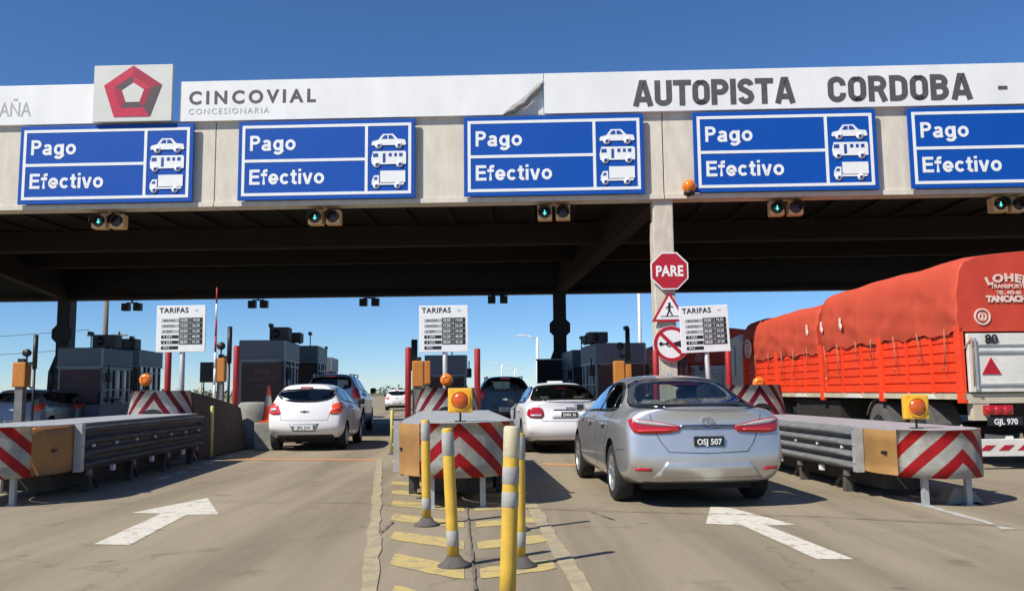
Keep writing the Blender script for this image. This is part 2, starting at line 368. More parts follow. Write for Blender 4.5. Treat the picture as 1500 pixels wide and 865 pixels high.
def wrap(bm, bvh, outl, axis, side, off=.006, step=.06, depth=.02, mi=0, inner=None, mi_in=0):
    """a panel that follows the body: outline laid on the body surface, set proud by off and turned in at its edge"""
    t = bmesh.new()
    def fill(poly, mid):
        vs = [t.verts.new((a, b, 0)) for a, b in poly]; f = t.faces.new(vs); f.material_index = mid; return vs
    if inner:
        n = len(outl); A = [t.verts.new((a, b, 0)) for a, b in outl]; B = [t.verts.new((a, b, 0)) for a, b in inner]
        for i in range(n):
            f = t.faces.new((A[i], A[(i+1)%n], B[(i+1)%n], B[i])); f.material_index = mi
        f = t.faces.new(B); f.material_index = mi_in
    else: fill(outl, mi)
    xs = [p[0] for p in outl]; ys = [p[1] for p in outl]
    for k, (lo, hi) in enumerate(((min(xs), max(xs)), (min(ys), max(ys)))):
        m = max(1, int((hi-lo)/step))
        for i in range(1, m):
            co = [0, 0, 0]; no = [0, 0, 0]; co[k] = lo + (hi-lo)*i/m; no[k] = 1
            bmesh.ops.bisect_plane(t, geom=t.verts[:]+t.edges[:]+t.faces[:], plane_co=co, plane_no=no)
    d = Vector((-side, 0, 0)) if axis == 'x' else Vector((0, -side, 0))
    pos = {}
    for v in t.verts:
        a, b = v.co.x, v.co.y
        o = Vector((side*4, a, b)) if axis == 'x' else Vector((a, side*12, b))
        hh = bvh.ray_cast(o, d); h = hh[0]; nn = hh[1]
        if h is None:
            h2 = None
            if axis == 'y':
                for q in range(1, 20):
                    h2 = bvh.ray_cast(Vector((a*(1-.02*q), side*12, b)), d)[0]
                    if h2 is not None and abs(h2.y - o.y) < 16: break
            g = Vector((side*.8, a, b)) if axis == 'x' else Vector((a, h2.y + .03 if h2 is not None else 0, b)); hh = bvh.find_nearest(g); h = hh[0]; nn = hh[1]
        if nn.dot(d) > 0 and axis == 'y' and abs(nn.dot(d)) > .05: nn = -nn
        v.co = h + nn*off*.9 - d*off*.25
    be = [e for e in t.edges if e.is_boundary]
    r = bmesh.ops.extrude_edge_only(t, edges=be)
    for v in r['geom']:
        if isinstance(v, bmesh.types.BMVert): v.co = v.co + d*depth
    for f in t.faces: f.smooth = True
    me = bpy.data.meshes.new('w'); t.to_mesh(me); t.free(); bm.from_mesh(me); bpy.data.meshes.remove(me)

# ================================================================== SETTING
bm = bmesh.new(); R_ = 2500
prism(bm, [(-R_, -60), (R_, -60), (R_, R_), (-R_, R_)], -.3, -.012, plane='xy'); struct('ground', bm, 'grass')
bm = bmesh.new()
prism(bm, [(-60, -20), (60, -20), (48, 90), (16, 320), (-52, 320), (-70, 90)], -.2, 0, plane='xy'); struct('road', bm, 'pave')
Z1 = .004
def flat(bm, pts, z=Z1, mi=0):
    f = bm.faces.new([bm.verts.new((p[0], p[1], z)) for p in pts]); f.material_index = mi
    if f.normal.z < 0: f.normal_flip()
def flatpx(bm, pts, z=Z1): flat(bm, [gnd(*p) for p in pts], z)
def ragged(p, q, w, n=24, amp=.02):
    """a painted strip between ground points p and q with slightly ragged edges"""
    p, q = Vector(p[:2]), Vector(q[:2]); d = (q-p).normalized(); s = Vector((-d.y, d.x)); L = (q-p).length
    A = [p + d*(L*i/n) + s*(w/2 + random.uniform(-amp, amp)) for i in range(n+1)]
    B = [p + d*(L*i/n) - s*(w/2 + random.uniform(-amp, amp)) for i in range(n+1)]
    return A + B[::-1]
bm = bmesh.new()
flatpx(bm, [(137,797), (190,798), (273,754), (320,753), (304,729), (193,751), (236,752)])
struct('lane_arrow_marking', bm, 'arrow')
bm = bmesh.new()
flatpx(bm, [(1034,767), (1041,741), (1072,744), (1167,769), (1122,769), (1251,819), (1197,819), (1087,769)])
struct('lane_arrow_marking', bm, 'arrow')
# island hatching in front of the middle crash cushion
bm = bmesh.new()
for k in range(7):
    y = 5.05 + k*1.12; ax = -.30 - .055*(y-6); th = .235
    yl = y+.62; xl = -.138*yl - .0; yr = y+.36; xr = .29 - .025*(yr-6)
    def bar_(x0, y0, x1, y1, t0, t1):
        n = 9; A, B = [], []
        for i in range(n+1):
            u = i/n; x = x0+(x1-x0)*u; yy = y0+(y1-y0)*u; t = (t0+(t1-t0)*u)*(.82 if i in (0, n) else 1)
            A.append((x, yy+t+random.uniform(-.014, .014))); B.append((x+.02, yy-t+random.uniform(-.014, .014)))
        flat(bm, A + B[::-1])
    bar_(xl, yl, ax-.05, y+.05, th, th*.9); bar_(ax+.06, y+.05, xr, yr, th*.8, th*.8)
struct('island_hatching', bm, 'ypaint')
bm = bmesh.new()
flat(bm, ragged(gnd(541, 880), gnd(556, 672), .11, 40, .015), .008)
flat(bm, ragged(gnd(862, 880), gnd(778, 738), .13, 24, .012), .008)
struct('island_edge_lines', bm, 'yline')
bm = bmesh.new()
flat(bm, ragged(gnd(318, 672), gnd(556, 673), .33, 24, .05)); flat(bm, ragged(gnd(792, 679), gnd(862, 681), .40, 10, .05))
struct('orange_stop_lines', bm, 'oline')
bm = bmesh.new()
for a, b in (((30,729), (105,712)), ((120,710), (150,702)), ((1140,685), (1300,722)), ((1310,727), (1480,775))):
    flat(bm, ragged(gnd(*a), gnd(*b), .10, 14, .03))
for k in range(6): 
    y = 13.2+k*.9; x = axis_x(-4.95, y); flat(bm, ragged((x, y), (x-.05, y+.5), .12, 5, .02))
struct('lane_edge_dashes', bm, 'wdash')
bm = bmesh.new()
def seam(pts, w=.022):
    P = [gnd(*p) for p in pts]
    for a, b in zip(P, P[1:]): flat(bm, ragged(a, b, w, 12, .008), .012)
seam([(560,739), (700,742), (860,748), (1050,753), (1200,757), (1480,771)]); seam([(860,748), (900,762)], .015)
seam([(696,865), (690,800), (684,740)], .018); seam([(30,742), (250,735), (556,737)], .012)
seam([(575,765), (556,782)], .015)
m_ = mat('tar_joint', (.15, .13, .10), .9); struct('pavement_joint', bm, m_)
# raised islands carrying the booths
for x10, w_ in ((-6.3, .95), (-.57, .85), (4.95, .75), (-12.0, .9), (10.6, .9)):
    bm = bmesh.new(); P = []
    for i in range(9):
        a = PI*i/8; P.append((axis_x(x10, 16.8) - w_*math.cos(a)*-1, 16.8 - .9*math.sin(a)))
    P = [(axis_x(x10, 45)+w_, 45)] + P[::-1][::-1] + [(axis_x(x10, 45)-w_, 45)]
    prism(bm, P, 0, .17, plane='xy'); struct('island_kerb', bm, 'kerb')

# far tree line and fields: groups of trees on the horizon
def bush(bm, c, rx, rz, n):
    for _ in range(n):
        a = random.uniform(0, 2*PI); h = random.random(); r = math.sqrt(random.random())
        p = c + Vector((math.cos(a)*r*rx, math.sin(a)*r*rx*.6, rz*(.15 + .85*h*(1-.5*r*r))))
        s = random.uniform(.10, .24)*rz
        q = [p + Vector((random.uniform(-s, s), random.uniform(-s, s), random.uniform(-s, s))) for _ in range(3)]
        bm.faces.new([bm.verts.new(v) for v in q])
bm = bmesh.new()
for i in range(150):
    x = -300 + i*4.2 + random.uniform(-2, 2); bush(bm, Vector((x, 300 + random.uniform(-30, 60), 0)), random.uniform(4, 9), random.uniform(1.4, 4.2), 90)
tag(obj('far_woodland', bm, 'tree'), None, None, kind='stuff')

for k, (x, y, w_, h_, lb) in enumerate(((-52, 230, 9, 3.2, 'low pale farm shed on the horizon left of the middle island'), (-22, 260, 12, 4.0, 'long low shed on the horizon right of the middle red post'))):
    t = thing('farm_shed', lb, 'building', (x, y, 0))
    bm = bmesh.new(); box(bm, -w_/2, w_/2, 0, 6, 0, h_*.7); obj('wall', bm, 'sill', t)
    bm = bmesh.new(); prism(bm, [(-w_/2-.3, h_*.7), (w_/2+.3, h_*.7), (w_/2-.6, h_), (-w_/2+.6, h_)], -.3, 6.3); obj('roof', bm, 'galvd', t)
    bm = bmesh.new(); box(bm, -1.2, 1.2, -.05, .0, 0, h_*.55); obj('door', bm, 'dark_steel', t)
# ================================================================== CANOPY
canopy = thing('toll_canopy', 'wide concrete toll plaza canopy with a white fascia spanning every lane', 'canopy', (0, CYY, 0), CT)
def zc(px, py, v=0): return cs(px, py, v)[1]
zb = sum(zc(x, y) for x, y in ((470,300), (800,293), (1150,287)))/3     # bottom of beam
zt = sum(zc(x, y) for x, y in ((470,178), (850,168), (1150,159)))/3     # bottom of white band
ztop = sum(zc(x, y) for x, y in ((470,119), (850,109), (1150,101)))/3
REAR = 16.0; SL, SR = -34.0, 26.0
zr = sum(zc(x, y, REAR) for x, y in ((60,442), (480,436), (900,430)))/3
bm = bmesh.new(); joints = [cs(315, 250)[0], cs(972, 250)[0]]; jt = sorted([joints[0]-11.0, joints[0], joints[1], joints[1]+11, joints[0]-22])
e = [SL] + jt + [SR]
for a, b in zip(e, e[1:]): box(bm, a+.012, b-.012, 0, .55, zb, zt+.05, bev=.012)
box(bm, SL, SR, .3, .6, zb+.1, zt)
for a, b in zip(e, e[1:]): box(bm, a+.012, b-.012, -.05, .02, zb-.02, zb+.10)
obj('edge_beam', bm, 'conc', canopy)
# white fascia, in panels, with the torn sheet between the two lettered panels
tear_s = cs(797, 140)[0]; gap0, gap1 = cs(257, 120)[0], cs(267, 120)[0]
bm = bmesh.new(); edges = [SL, cs(30-90, 130)[0], cs(137, 130)[0]]
box(bm, SL, gap0-.3, -.10, .25, zt, ztop, bev=.01)
tx0 = cs(737, 171)[0]; ttop = cs(797, 122)
P = [(gap1, zt), (tx0, zt), (tear_s-.02, ttop[1]), (tear_s-.02, ztop), (gap1, ztop)]
prism(bm, P, -.12, .22); box(bm, tear_s, SR, -.13, .22, zt, ztop, bev=.008)
obj('fascia_panel', bm, 'fwhite', canopy)
bm = bmesh.new()
P = [(tx0, zt+.01), (tear_s-.02, zt+.01), (tear_s-.02, ttop[1]), ((tx0+tear_s)/2+.1, zt+.3)]
prism(bm, P, -.02, .1); obj('backing_panel', bm, 'logo_panel', canopy)
bm = bmesh.new()      # the peeled flap, curled forward
a = Vector((tx0, -.13, zt+.02)); b = Vector((tear_s-.03, -.13, ttop[1]+.02)); n_ = 14
rows = []
for i in range(n_+1):
    t = i/n_; p = a.lerp(b, t); wv = .30*math.sin(PI*min(1, t*1.15+.08))**.8 + .04
    wv = (.05 + .36*t*(1-t)*2.2)*random.uniform(.72, 1.2)
    row = []
    for j in range(7):
        u = j/6; ang = u*PI*1.15
        row.append(bm.verts.new(p + Vector((.75, 0, -.66))*(wv*math.sin(ang/1.15*.5)*.9) + Vector((0, -wv*.45*math.sin(ang), 0)) + Vector((0, 0, .02*math.sin(9*t+u*3)))))
    rows.append(row)
for r0, r1 in zip(rows, rows[1:]):
    for j in range(6): f = bm.faces.new((r0[j], r0[j+1], r1[j+1], r1[j])); f.smooth = True
bmesh.ops.solidify(bm, geom=bm.faces[:], thickness=.012)
obj('torn_flap', bm, mat('flap_grey', (.60, .60, .58), .5, scale=5, col2=(.34, .34, .33)), canopy)
# ceiling, ribs, rear beam
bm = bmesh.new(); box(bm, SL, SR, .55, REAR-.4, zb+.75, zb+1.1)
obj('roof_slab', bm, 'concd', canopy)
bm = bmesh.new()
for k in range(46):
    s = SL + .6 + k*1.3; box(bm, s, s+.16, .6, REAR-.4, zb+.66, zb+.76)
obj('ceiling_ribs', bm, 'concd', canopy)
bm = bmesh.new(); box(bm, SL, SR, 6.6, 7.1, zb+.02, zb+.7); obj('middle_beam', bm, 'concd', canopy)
bm = bmesh.new(); box(bm, SL, SR, REAR-.4, REAR, zr, zb+1.2); obj('rear_beam', bm, 'dark_steel', canopy)
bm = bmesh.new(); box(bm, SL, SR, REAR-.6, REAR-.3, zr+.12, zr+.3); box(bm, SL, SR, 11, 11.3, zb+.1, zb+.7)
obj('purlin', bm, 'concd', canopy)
inv = canopy.matrix_basis.inverted()
colx = cs(975, 420, .05); s0 = colx[0]
rearpts = [cs(820, 480, REAR-.2)[0], cs(97, 480, REAR-.2)[0]]
for k, (sf, srr) in enumerate(((s0, rearpts[0]), (s0-21.7, rearpts[1]), (s0+21.6, rearpts[0]+21.6))):
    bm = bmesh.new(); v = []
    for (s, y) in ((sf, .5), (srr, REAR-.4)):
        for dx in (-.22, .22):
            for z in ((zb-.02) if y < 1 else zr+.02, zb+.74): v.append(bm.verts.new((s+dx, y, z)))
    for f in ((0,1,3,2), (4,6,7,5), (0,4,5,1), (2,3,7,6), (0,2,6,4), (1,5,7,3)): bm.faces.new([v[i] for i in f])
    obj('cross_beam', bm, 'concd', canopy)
    bm = bmesh.new(); box(bm, sf-.27, sf+.24, .04, .5, 0, zb+.01, bev=.03)
    box(bm, sf-.31, sf-.27, .08, .46, 0, zb-.6)
    obj('front_column', bm, 'column', canopy)
    bm = bmesh.new(); y = REAR-.2
    box(bm, srr-.28, srr+.28, y-.28, y+.28, 2.9, zb+.2)
    P = [(srr-.62, .1), (srr+.5, .1), (srr+.45, 2.2), (srr+.28, 3.0), (srr-.28, 3.0), (srr-.55, 2.3)]
    prism(bm, P, y-.3, y+.3)
    obj('rear_column', bm, 'dark_steel', canopy)
    bm = bmesh.new(); cz = 3.95
    prism(bm, [(srr+.48*math.cos(PI/8+i*PI/4), cz+.48*math.sin(PI/8+i*PI/4)) for i in range(8)], y-.36, y-.31)
    obj('octagonal_plate', bm, 'dark_steel', canopy)
# lettering on the fascia
def arc_(cx, cz, rx, rz, a0, a1, n=10): return [(cx+rx*math.cos(math.radians(a0+(a1-a0)*i/n)), cz+rz*math.sin(math.radians(a0+(a1-a0)*i/n))) for i in range(n+1)]
def rrect(w, h, r):      # closed rounded ring, as an open path that meets itself
    return [(w/2, 0)] + arc_(w-r, r, r, r, -90, 0, 5) + arc_(w-r, h-r, r, r, 0, 90, 5) + arc_(r, h-r, r, r, 90, 180, 5) + arc_(r, r, r, r, 180, 270, 5) + [(w/2, 0)]
def ribbon(bm, pts, t, y0, y1):
    P = [Vector(p) for p in pts]; n = len(P); Lf, Rt = [], []; closed = (P[0]-P[-1]).length < 1e-4
    for i in range(n):
        a = P[i-1] if i else (P[-2] if closed else None); c = P[i+1] if i < n-1 else (P[1] if closed else None)
        d1 = (P[i]-a).normalized() if a is not None else None; d2 = (c-P[i]).normalized() if c is not None else None
        d1 = d1 or d2; d2 = d2 or d1
        n1 = Vector((-d1.y, d1.x)); n2 = Vector((-d2.y, d2.x)); m = (n1+n2).normalized(); k = max(.5, m.dot(n1))
        Lf.append(P[i]+m*(t/2/k)); Rt.append(P[i]-m*(t/2/k))
    for i in range(n-1): prism(bm, [tuple(Lf[i]), tuple(Lf[i+1]), tuple(Rt[i+1]), tuple(Rt[i])], y0, y1)
def glyphs(t):
    """condensed and bold stroke letters, centre lines inset by half the stroke; height 1"""
    h = t/2; G = {}
    W = .60; w = W-t; H = 1-t
    G['A'] = (.70, [[(h*.95, 0), (.31, 1-h*.75), (.39, 1-h*.75), (.70-h*.95, 0)], [(.19, .27), (.51, .27)]])
    G['U'] = (W, [[(h, 1)] + arc_(W/2, .27, w/2, .27-h, 180, 360, 12) + [(W-h, 1)]])
    G['T'] = (.60, [[(0, 1-h), (.60, 1-h)], [(.30, 1-h), (.30, 0)]])
    G['O'] = (W, [[(x+h, z+h) for x, z in rrect(w, H, .21)]])
    G['P'] = (W, [[(h, 0), (h, 1)], [(h, 1-h)] + arc_(W-h-.18, 1-h-.20, .18, .20, 90, -90, 10) + [(h, 1-h-.40)]])
    G['I'] = (t, [[(h, 0), (h, 1)]])
    G['S'] = (.57, [arc_(.57/2, 1-h-.19, .57/2-h, .19, 10, 180, 10) + [(h+.04, .60), (.57/2, .52), (.57-h-.04, .42)] + arc_(.57/2, h+.19, .57/2-h, .19, 0, -170, 10)])
    G['C'] = (W, [[(W-h, .64)] + arc_(W-h-.19, 1-h-.21, .19, .21, 0, 90, 5) + arc_(h+.19, 1-h-.21, .19, .21, 90, 180, 5) + arc_(h+.19, h+.21, .19, .21, 180, 270, 5) + arc_(W-h-.19, h+.21, .19, .21, 270, 360, 5) + [(W-h, .36)]])
    G['R'] = (.62, [[(h, 0), (h, 1)], [(h, 1-h)] + arc_(W-h-.18, 1-h-.20, .18, .20, 90, -90, 10) + [(h, 1-h-.40)], [(.36, .50), (.62-h*.9, 0)]])
    G['D'] = (W, [[(h, 0), (h, 1)], [(h, 1-h)] + arc_(W-h-.22, 1-h-.22, .22, .22, 90, 0, 6) + arc_(W-h-.22, h+.22, .22, .22, 0, -90, 6) + [(h, h)]])
    G['B'] = (W, [[(h, 0), (h, 1)], [(h, 1-h)] + arc_(W-h-.19, 1-h-.18, .17, .18, 90, -90, 8) + [(h, 1-h-.36)], [(h, .53)] + arc_(W-h-.20, h+.22, .20, .22, 90, -90, 8) + [(h, h)]])
    G['-'] = (.36, [[(0, .42), (.36, .42)]])
    G[' '] = (.42, [])
    # sign alphabet
    x = .72
    G['E'] = (.60, [[(h, 0), (h, 1)], [(h, 1-h), (.60, 1-h)], [(h, .52), (.56, .52)], [(h, h), (.61, h)]])
    G['a'] = (.56, [[(h*1.2, x-.17)] + arc_(.27, x-h-.12, .16, .12, 150, 0, 8) + [(.43, .12), (.47, 0)], [(.43, .38), (.25, .345)] + arc_(.22, .205, .15, .135, 90, 290, 8) + [(.36, .10), (.43, .19)]])
    G['g'] = (.60, [arc_(.28, .36, .19, .27, 0, 360, 18), [(.50, x), (.50, .0)] + arc_(.29, .0, .21, .19, 0, -155, 9)])
    G['o'] = (.62, [arc_(.31, .36, .21, .265, 0, 360, 20)])
    G['f'] = (.36, [[(.17, 0), (.17, .82)] + arc_(.29, .80, .12, .12, 180, 80, 5) + [(.38, .915)], [(.0, .645), (.36, .645)]])
    G['e'] = (.58, [[(h, .34), (.50, .34)] + arc_(.295, .36, .205, .27, 0, 325, 18)])
    G['c'] = (.56, [arc_(.30, .36, .20, .27, 40, 320, 18)])
    G['t'] = (.36, [[(.17, .93), (.17, .2)] + arc_(.28, .20, .11, .12, 180, 270, 5) + [(.36, .085)], [(.0, .645), (.35, .645)]])
    G['i'] = (.20, [[(.10, 0), (.10, x)], [(.10, .84), (.10, 1.0)]])
    G['v'] = (.56, [[(.07, x), (.25, .08), (.31, .08), (.49, x)]])
    return G
def stroke_word(bm, s, size, x, z, y, t=.2, sx=1.0, gap=.14, th=.006):
    G = glyphs(t); k = 0
    for c in s:
        w, st = G[c]
        for j, p in enumerate(st): ribbon(bm, [(x + a*size*sx, z + b*size) for a, b in p], t*size, y-th-.0007*j, y)
        x += (w*sx + gap)*size
    return x
def word(parent, m, s, size, x, z, y, name='lettering', **kw):
    bm = bmesh.new(); stroke_word(bm, s, size, x, z, y, **kw); return obj(name, bm, m, parent)
def part_text(name, parent, m, items):
    bm = bmesh.new()
    for it in items: text_bm(bm, **it)
    return obj(name, bm, m, parent, fix=False)
s, z = cs(279, 157); w1 = cs(456, 150)[0] - s
part_text('lettering', canopy, 'letter_grey', [dict(s='CINCOVIAL', size=.48, x=s, z=z+.04, y=-.12, sx=1.0, bold=.016, space=1.42)])
part_text('lettering', canopy, 'letter_faint', [dict(s='CONCESIONARIA', size=.22, x=s, z=z-.24, y=-.12, bold=.001, space=1.28)])
s, z = cs(-14, 174); part_text('lettering', canopy, 'letter_faint', [dict(s='ESPAÑA', size=.56, x=cs(48,174)[0], z=z+.02, y=-.10, sx=.72, bold=.001, align='RIGHT')])
s, z = cs(926, 157)
part_text('lettering', canopy, 'letter_grey', []) if False else word(canopy, 'letter_grey', 'AUTOPISTA', .68, s, z-.03, -.13, t=.215, gap=.03, sx=1.13)
s2, z2 = cs(1210, 150)
part_text('lettering', canopy, 'letter_grey', []) if False else word(canopy, 'letter_grey', 'CORDOBA', .68, s2, z-.03, -.13, t=.215, gap=.045, sx=1.18)
word(canopy, 'letter_grey', '-', .64, cs(1458,130)[0], z-.01, -.13, t=.15)

# logo panel
lx0, lz0 = cs(139, 182); lx1, lz1 = cs(256, 98)
logo = thing('logo_sign', 'pale square sign with a red folded pentagon emblem, standing proud of the white fascia', 'sign', cw((lx0+lx1)/2+.07, -.27, lz0-.03), CT)
W_ = (lx1-lx0)/2; H_ = lz1-lz0
bm = bmesh.new(); box(bm, -W_, W_, 0, .09, 0, H_, bev=.010); obj('panel', bm, 'logo_panel', logo)
bm = bmesh.new(); box(bm, -W_*.7, -W_*.55, .09, .5, .3, .5); box(bm, W_*.55, W_*.7, .09, .5, .3, .5); obj('bracket', bm, 'pole', logo)
def pent(r, cx, cz, rot=0, k=5): return [(cx + r*math.sin(2*PI*i/5+rot)*1.02, cz + r*math.cos(2*PI*i/5+rot)*.96) for i in range(5)]
cz_ = H_*.50; O = pent(.79, 0, cz_-.02); I = pent(.31, -.0, cz_+.0); Md = pent(.50, .0, cz_-.01)
bm = bmesh.new()
for i in range(5):
    j = (i+1) % 5
    prism(bm, [O[i], O[j], Md[j], Md[i]], -.012, 0, mi=[1, 2, 0, 0, 0][i])
    prism(bm, [Md[i], Md[j], I[j], I[i]], -.010, 0, mi=[0, 1, 2, 1, 2][i])
obj('pentagon_emblem', bm, ['logo_red', 'logo_crimson', 'logo_dark'], logo)

# ================================================================== OVERHEAD LANE SIGNS
SW, SH = 4.60, 2.08
def icon_car(bm, x, z, w, mi_w=0, mi_b=1):
    k = w/10.0
    P = [(0,1.2), (.3,2.1), (2.0,2.5), (3.3,4.2), (6.2,4.2), (7.6,2.7), (9.6,2.5), (10,1.3), (9.8,.9), (.2,.9)]
    prism(bm, [(x+a*k, z+b*k) for a, b in P], -.020, -.014, mi_w)
    for cx_ in (2.1, 7.9): lathe(bm, [(0,-.024), (1.05*k,-.024), (1.05*k,-.012)], 'y', 14, mi_w, (x+cx_*k, 0, z+.9*k)); lathe(bm, [(0,-.027), (.45*k,-.027), (.45*k,-.012)], 'y', 10, mi_b, (x+cx_*k, 0, z+.9*k))
    for P in ([(2.9,2.7), (3.7,3.8), (4.6,3.8), (4.6,2.7)], [(4.9,2.7), (4.9,3.8), (5.9,3.8), (6.7,2.7)]): prism(bm, [(x+a*k, z+b*k) for a, b in P], -.023, -.015, mi_b)
def icon_bus(bm, x, z, w, mi_w=0, mi_b=1):
    k = w/10.0
    prism(bm, [(x+a*k, z+b*k) for a, b in [(.2,.9), (0,2.6), (.5,4.7), (9.6,4.7), (10,4.3), (10,.9)]], -.020, -.014, mi_w)
    for cx_ in (1.6, 8.2): lathe(bm, [(0,-.024), (1.0*k,-.024), (1.0*k,-.012)], 'y', 14, mi_w, (x+cx_*k, 0, z+.9*k)); lathe(bm, [(0,-.027), (.5*k,-.027), (.5*k,-.012)], 'y', 10, mi_b, (x+cx_*k, 0, z+.9*k))
    for a0, a1, b0 in ((.5,2.0,3.0), (3.3,4.1,1.4), (5.0,5.9,3.1), (6.6,7.4,3.1), (8.0,9.0,3.1)): prism(bm, [(x+a0*k, z+b0*k), (x+a1*k, z+b0*k), (x+a1*k, z+4.1*k), (x+a0*k, z+4.1*k)], -.023, -.015, mi_b)
def icon_truck(bm, x, z, w, mi_w=0, mi_b=1):
    k = w/10.0
    prism(bm, [(x+a*k, z+b*k) for a, b in [(2.6,1.6), (2.6,5.0), (9.8,5.0), (9.8,1.6)]], -.020, -.014, mi_w)
    prism(bm, [(x+a*k, z+b*k) for a, b in [(.2,.9), (.2,2.3), (.9,3.7), (2.3,3.7), (2.3,1.4), (9.4,1.4), (9.4,.9)]], -.020, -.014, mi_w)
    for cx_ in (1.5, 7.6): lathe(bm, [(0,-.024), (.95*k,-.024), (.95*k,-.012)], 'y', 14, mi_w, (x+cx_*k, 0, z+.7*k)); lathe(bm, [(0,-.027), (.45*k,-.027), (.45*k,-.012)], 'y', 10, mi_b, (x+cx_*k, 0, z+.7*k))
    prism(bm, [(x+a*k, z+b*k) for a, b in [(.7,2.4), (1.1,3.2), (1.8,3.2), (1.8,2.4)]], -.023, -.015, mi_b)
def lane_sign():
    t = thing('lane_sign', '', 'sign', group='blue payment signs across the canopy beam')
    bm = bmesh.new(); box(bm, -SW/2, SW/2, 0, .05, 0, SH, bev=.012); obj('panel', bm, 'blue', t)
    bm = bmesh.new(); a = SW/2-.10; h0, h1 = .11, SH-.11; b_ = .075; xd = a - 1.16
    box(bm, -a, a, -.008, 0, h1-b_, h1); box(bm, -a, a, -.008, 0, h0, h0+b_)
    box(bm, -a, -a+b_, -.008, 0, h0+b_, h1-b_); box(bm, a-b_, a, -.008, 0, h0+b_, h1-b_)
    box(bm, xd-b_/2, xd+b_/2, -.008, 0, h0+b_, h1-b_); mz = (h0+h1)/2-.01; box(bm, -a+b_, xd-b_/2, -.008, 0, mz-b_/2, mz+b_/2)
    obj('border', bm, 'signw', t)
    word(t, 'signw', 'Pago', .40, -a+.20, mz+.27, -.001, t=.185, gap=.085, sx=1.16); word(t, 'signw', 'Efectivo', .40, -a+.20, h0+b_+.22, -.001, t=.185, gap=.075, sx=1.14)
    for nm, fn, z in (('car_symbol', icon_car, 1.30), ('bus_symbol', icon_bus, .80), ('truck_symbol', icon_truck, .26)):
        bm = bmesh.new(); fn(bm, xd+.13, z, .90); obj(nm, bm, ['signw', 'iconb'], t)
    return t
sg = lane_sign()
scs = [(285-130+2, 244), (479, 240), (811, 233), (1149, 226), (1466, 220)]
labs = ['blue cash lane sign directly under the pentagon emblem sign', 'blue cash lane sign under the dark letters of the word CINCOVIAL', 'blue cash lane sign below the torn corner of the white fascia',
        'blue cash lane sign just right of the concrete column with the stop sign', 'blue cash lane sign at the far right end above the orange truck tarpaulin']
cop = [sg] + [copy_tree(sg) for _ in range(4)]
for o, (px, py), lb in zip(cop, scs, labs):
    s, z = cs(px, py, -.08); o.location = cw(s, -.16, zb+.10); o.rotation_euler = (0, 0, CT); o['label'] = lb

# ================================================================== LANE SIGNALS
def lane_signal(front=True):
    t = thing('lane_signal', '', 'signal', group='two box lane signals hanging from the front beam' if front else 'dark backs of lane signals on the rear beam')
    w = .37 if front else .33; g = .47 if front else .53
    y0, y1 = (0, .30) if front else (-.15, .12)
    for k, sx in enumerate((-g/2, g/2)):
        bm = bmesh.new(); box(bm, sx-w/2, sx+w/2, y0, y1, -w, 0, bev=.02)
        h = obj('housing', bm, 'sig_y' if front else 'black', t)
        if front:
            bm = bmesh.new(); lathe(bm, [(0,-.004), (.145,-.004), (.155,0), (.155,.002)], 'y', 20, 0, (sx, 0, -w/2)); obj('lens', bm, 'lens_off', h)
            bm = bmesh.new()
            for i in range(13):
                a0 = -.35 + i*(PI+.7)/13; a1 = a0 + (PI+.7)/13
                v = []
                for a_ in (a0, a1):
                    for r in (.160, .170):
                        d_ = .20
                        v += [(sx+r*math.cos(a_), 0, -w/2+r*math.sin(a_)), (sx+r*math.cos(a_), -d_, -w/2+r*math.sin(a_))]
                V = [bm.verts.new(q) for q in v]
                for f in ((0,1,3,2), (4,6,7,5), (0,4,5,1), (2,3,7,6), (1,5,7,3)): bm.faces.new([V[i_] for i_ in f])
            obj('visor', bm, 'black', h)
            if k == 0:
                bm = bmesh.new(); c = -w/2
                box(bm, sx-.012, sx+.012, -.014, -.005, c-.03, c+.06); prism(bm, [(sx-.05, c-.01), (sx+.05, c-.01), (sx, c-.07)], -.014, -.005)
                obj('green_arrow', bm, 'lens_green', h)
    bm = bmesh.new(); box(bm, -g/2, g/2, (y0+y1)/2-.02, (y0+y1)/2+.02, .001, .05); box(bm, -.03, .03, (y0+y1)/2-.03, (y0+y1)/2+.03, .05, .32)
    obj('bracket', bm, 'sig_y' if front else 'black', t); return t
fs = lane_signal(True); dup_ = [fs] + [copy_tree(fs) for _ in range(4)]
flab = ['pair of yellow signal boxes under the sign below the pentagon emblem', 'pair of yellow signal boxes hanging over the lane of the white hatchback', 'pair of yellow signal boxes over the white sedan, left of the column',
        'pair of yellow signal boxes just right of the concrete column', 'pair of yellow signal boxes at the far right above the truck']
for o, (px, py), lb in zip(dup_, ((159,314), (475,308), (811,301), (1151,294), (1477,289)), flab):
    s, z = cs(px, py, .3); o.location = cw(s, .25, z); o.rotation_euler = (0, 0, CT+random.uniform(-.06, .06)); o['label'] = lb
rs = lane_signal(False); dup_ = [rs] + [copy_tree(rs) for _ in range(3)]
rlab = ['dark backs of two signal boxes beside the left tariff board', 'dark backs of two signal boxes above the left toll booth and white hatchback', 'dark backs of two signal boxes hanging just left of the middle tariff board', 'dark backs of two signal boxes hanging just right of the middle tariff board']
for o, (px, py), lb in zip(dup_, ((193,444), (378,440), (541,437), (729,433)), rlab):
    s, z = cs(px, py, REAR); o.location = cw(s, REAR+.05, z); o.rotation_euler = (0, 0, CT); o['label'] = lb
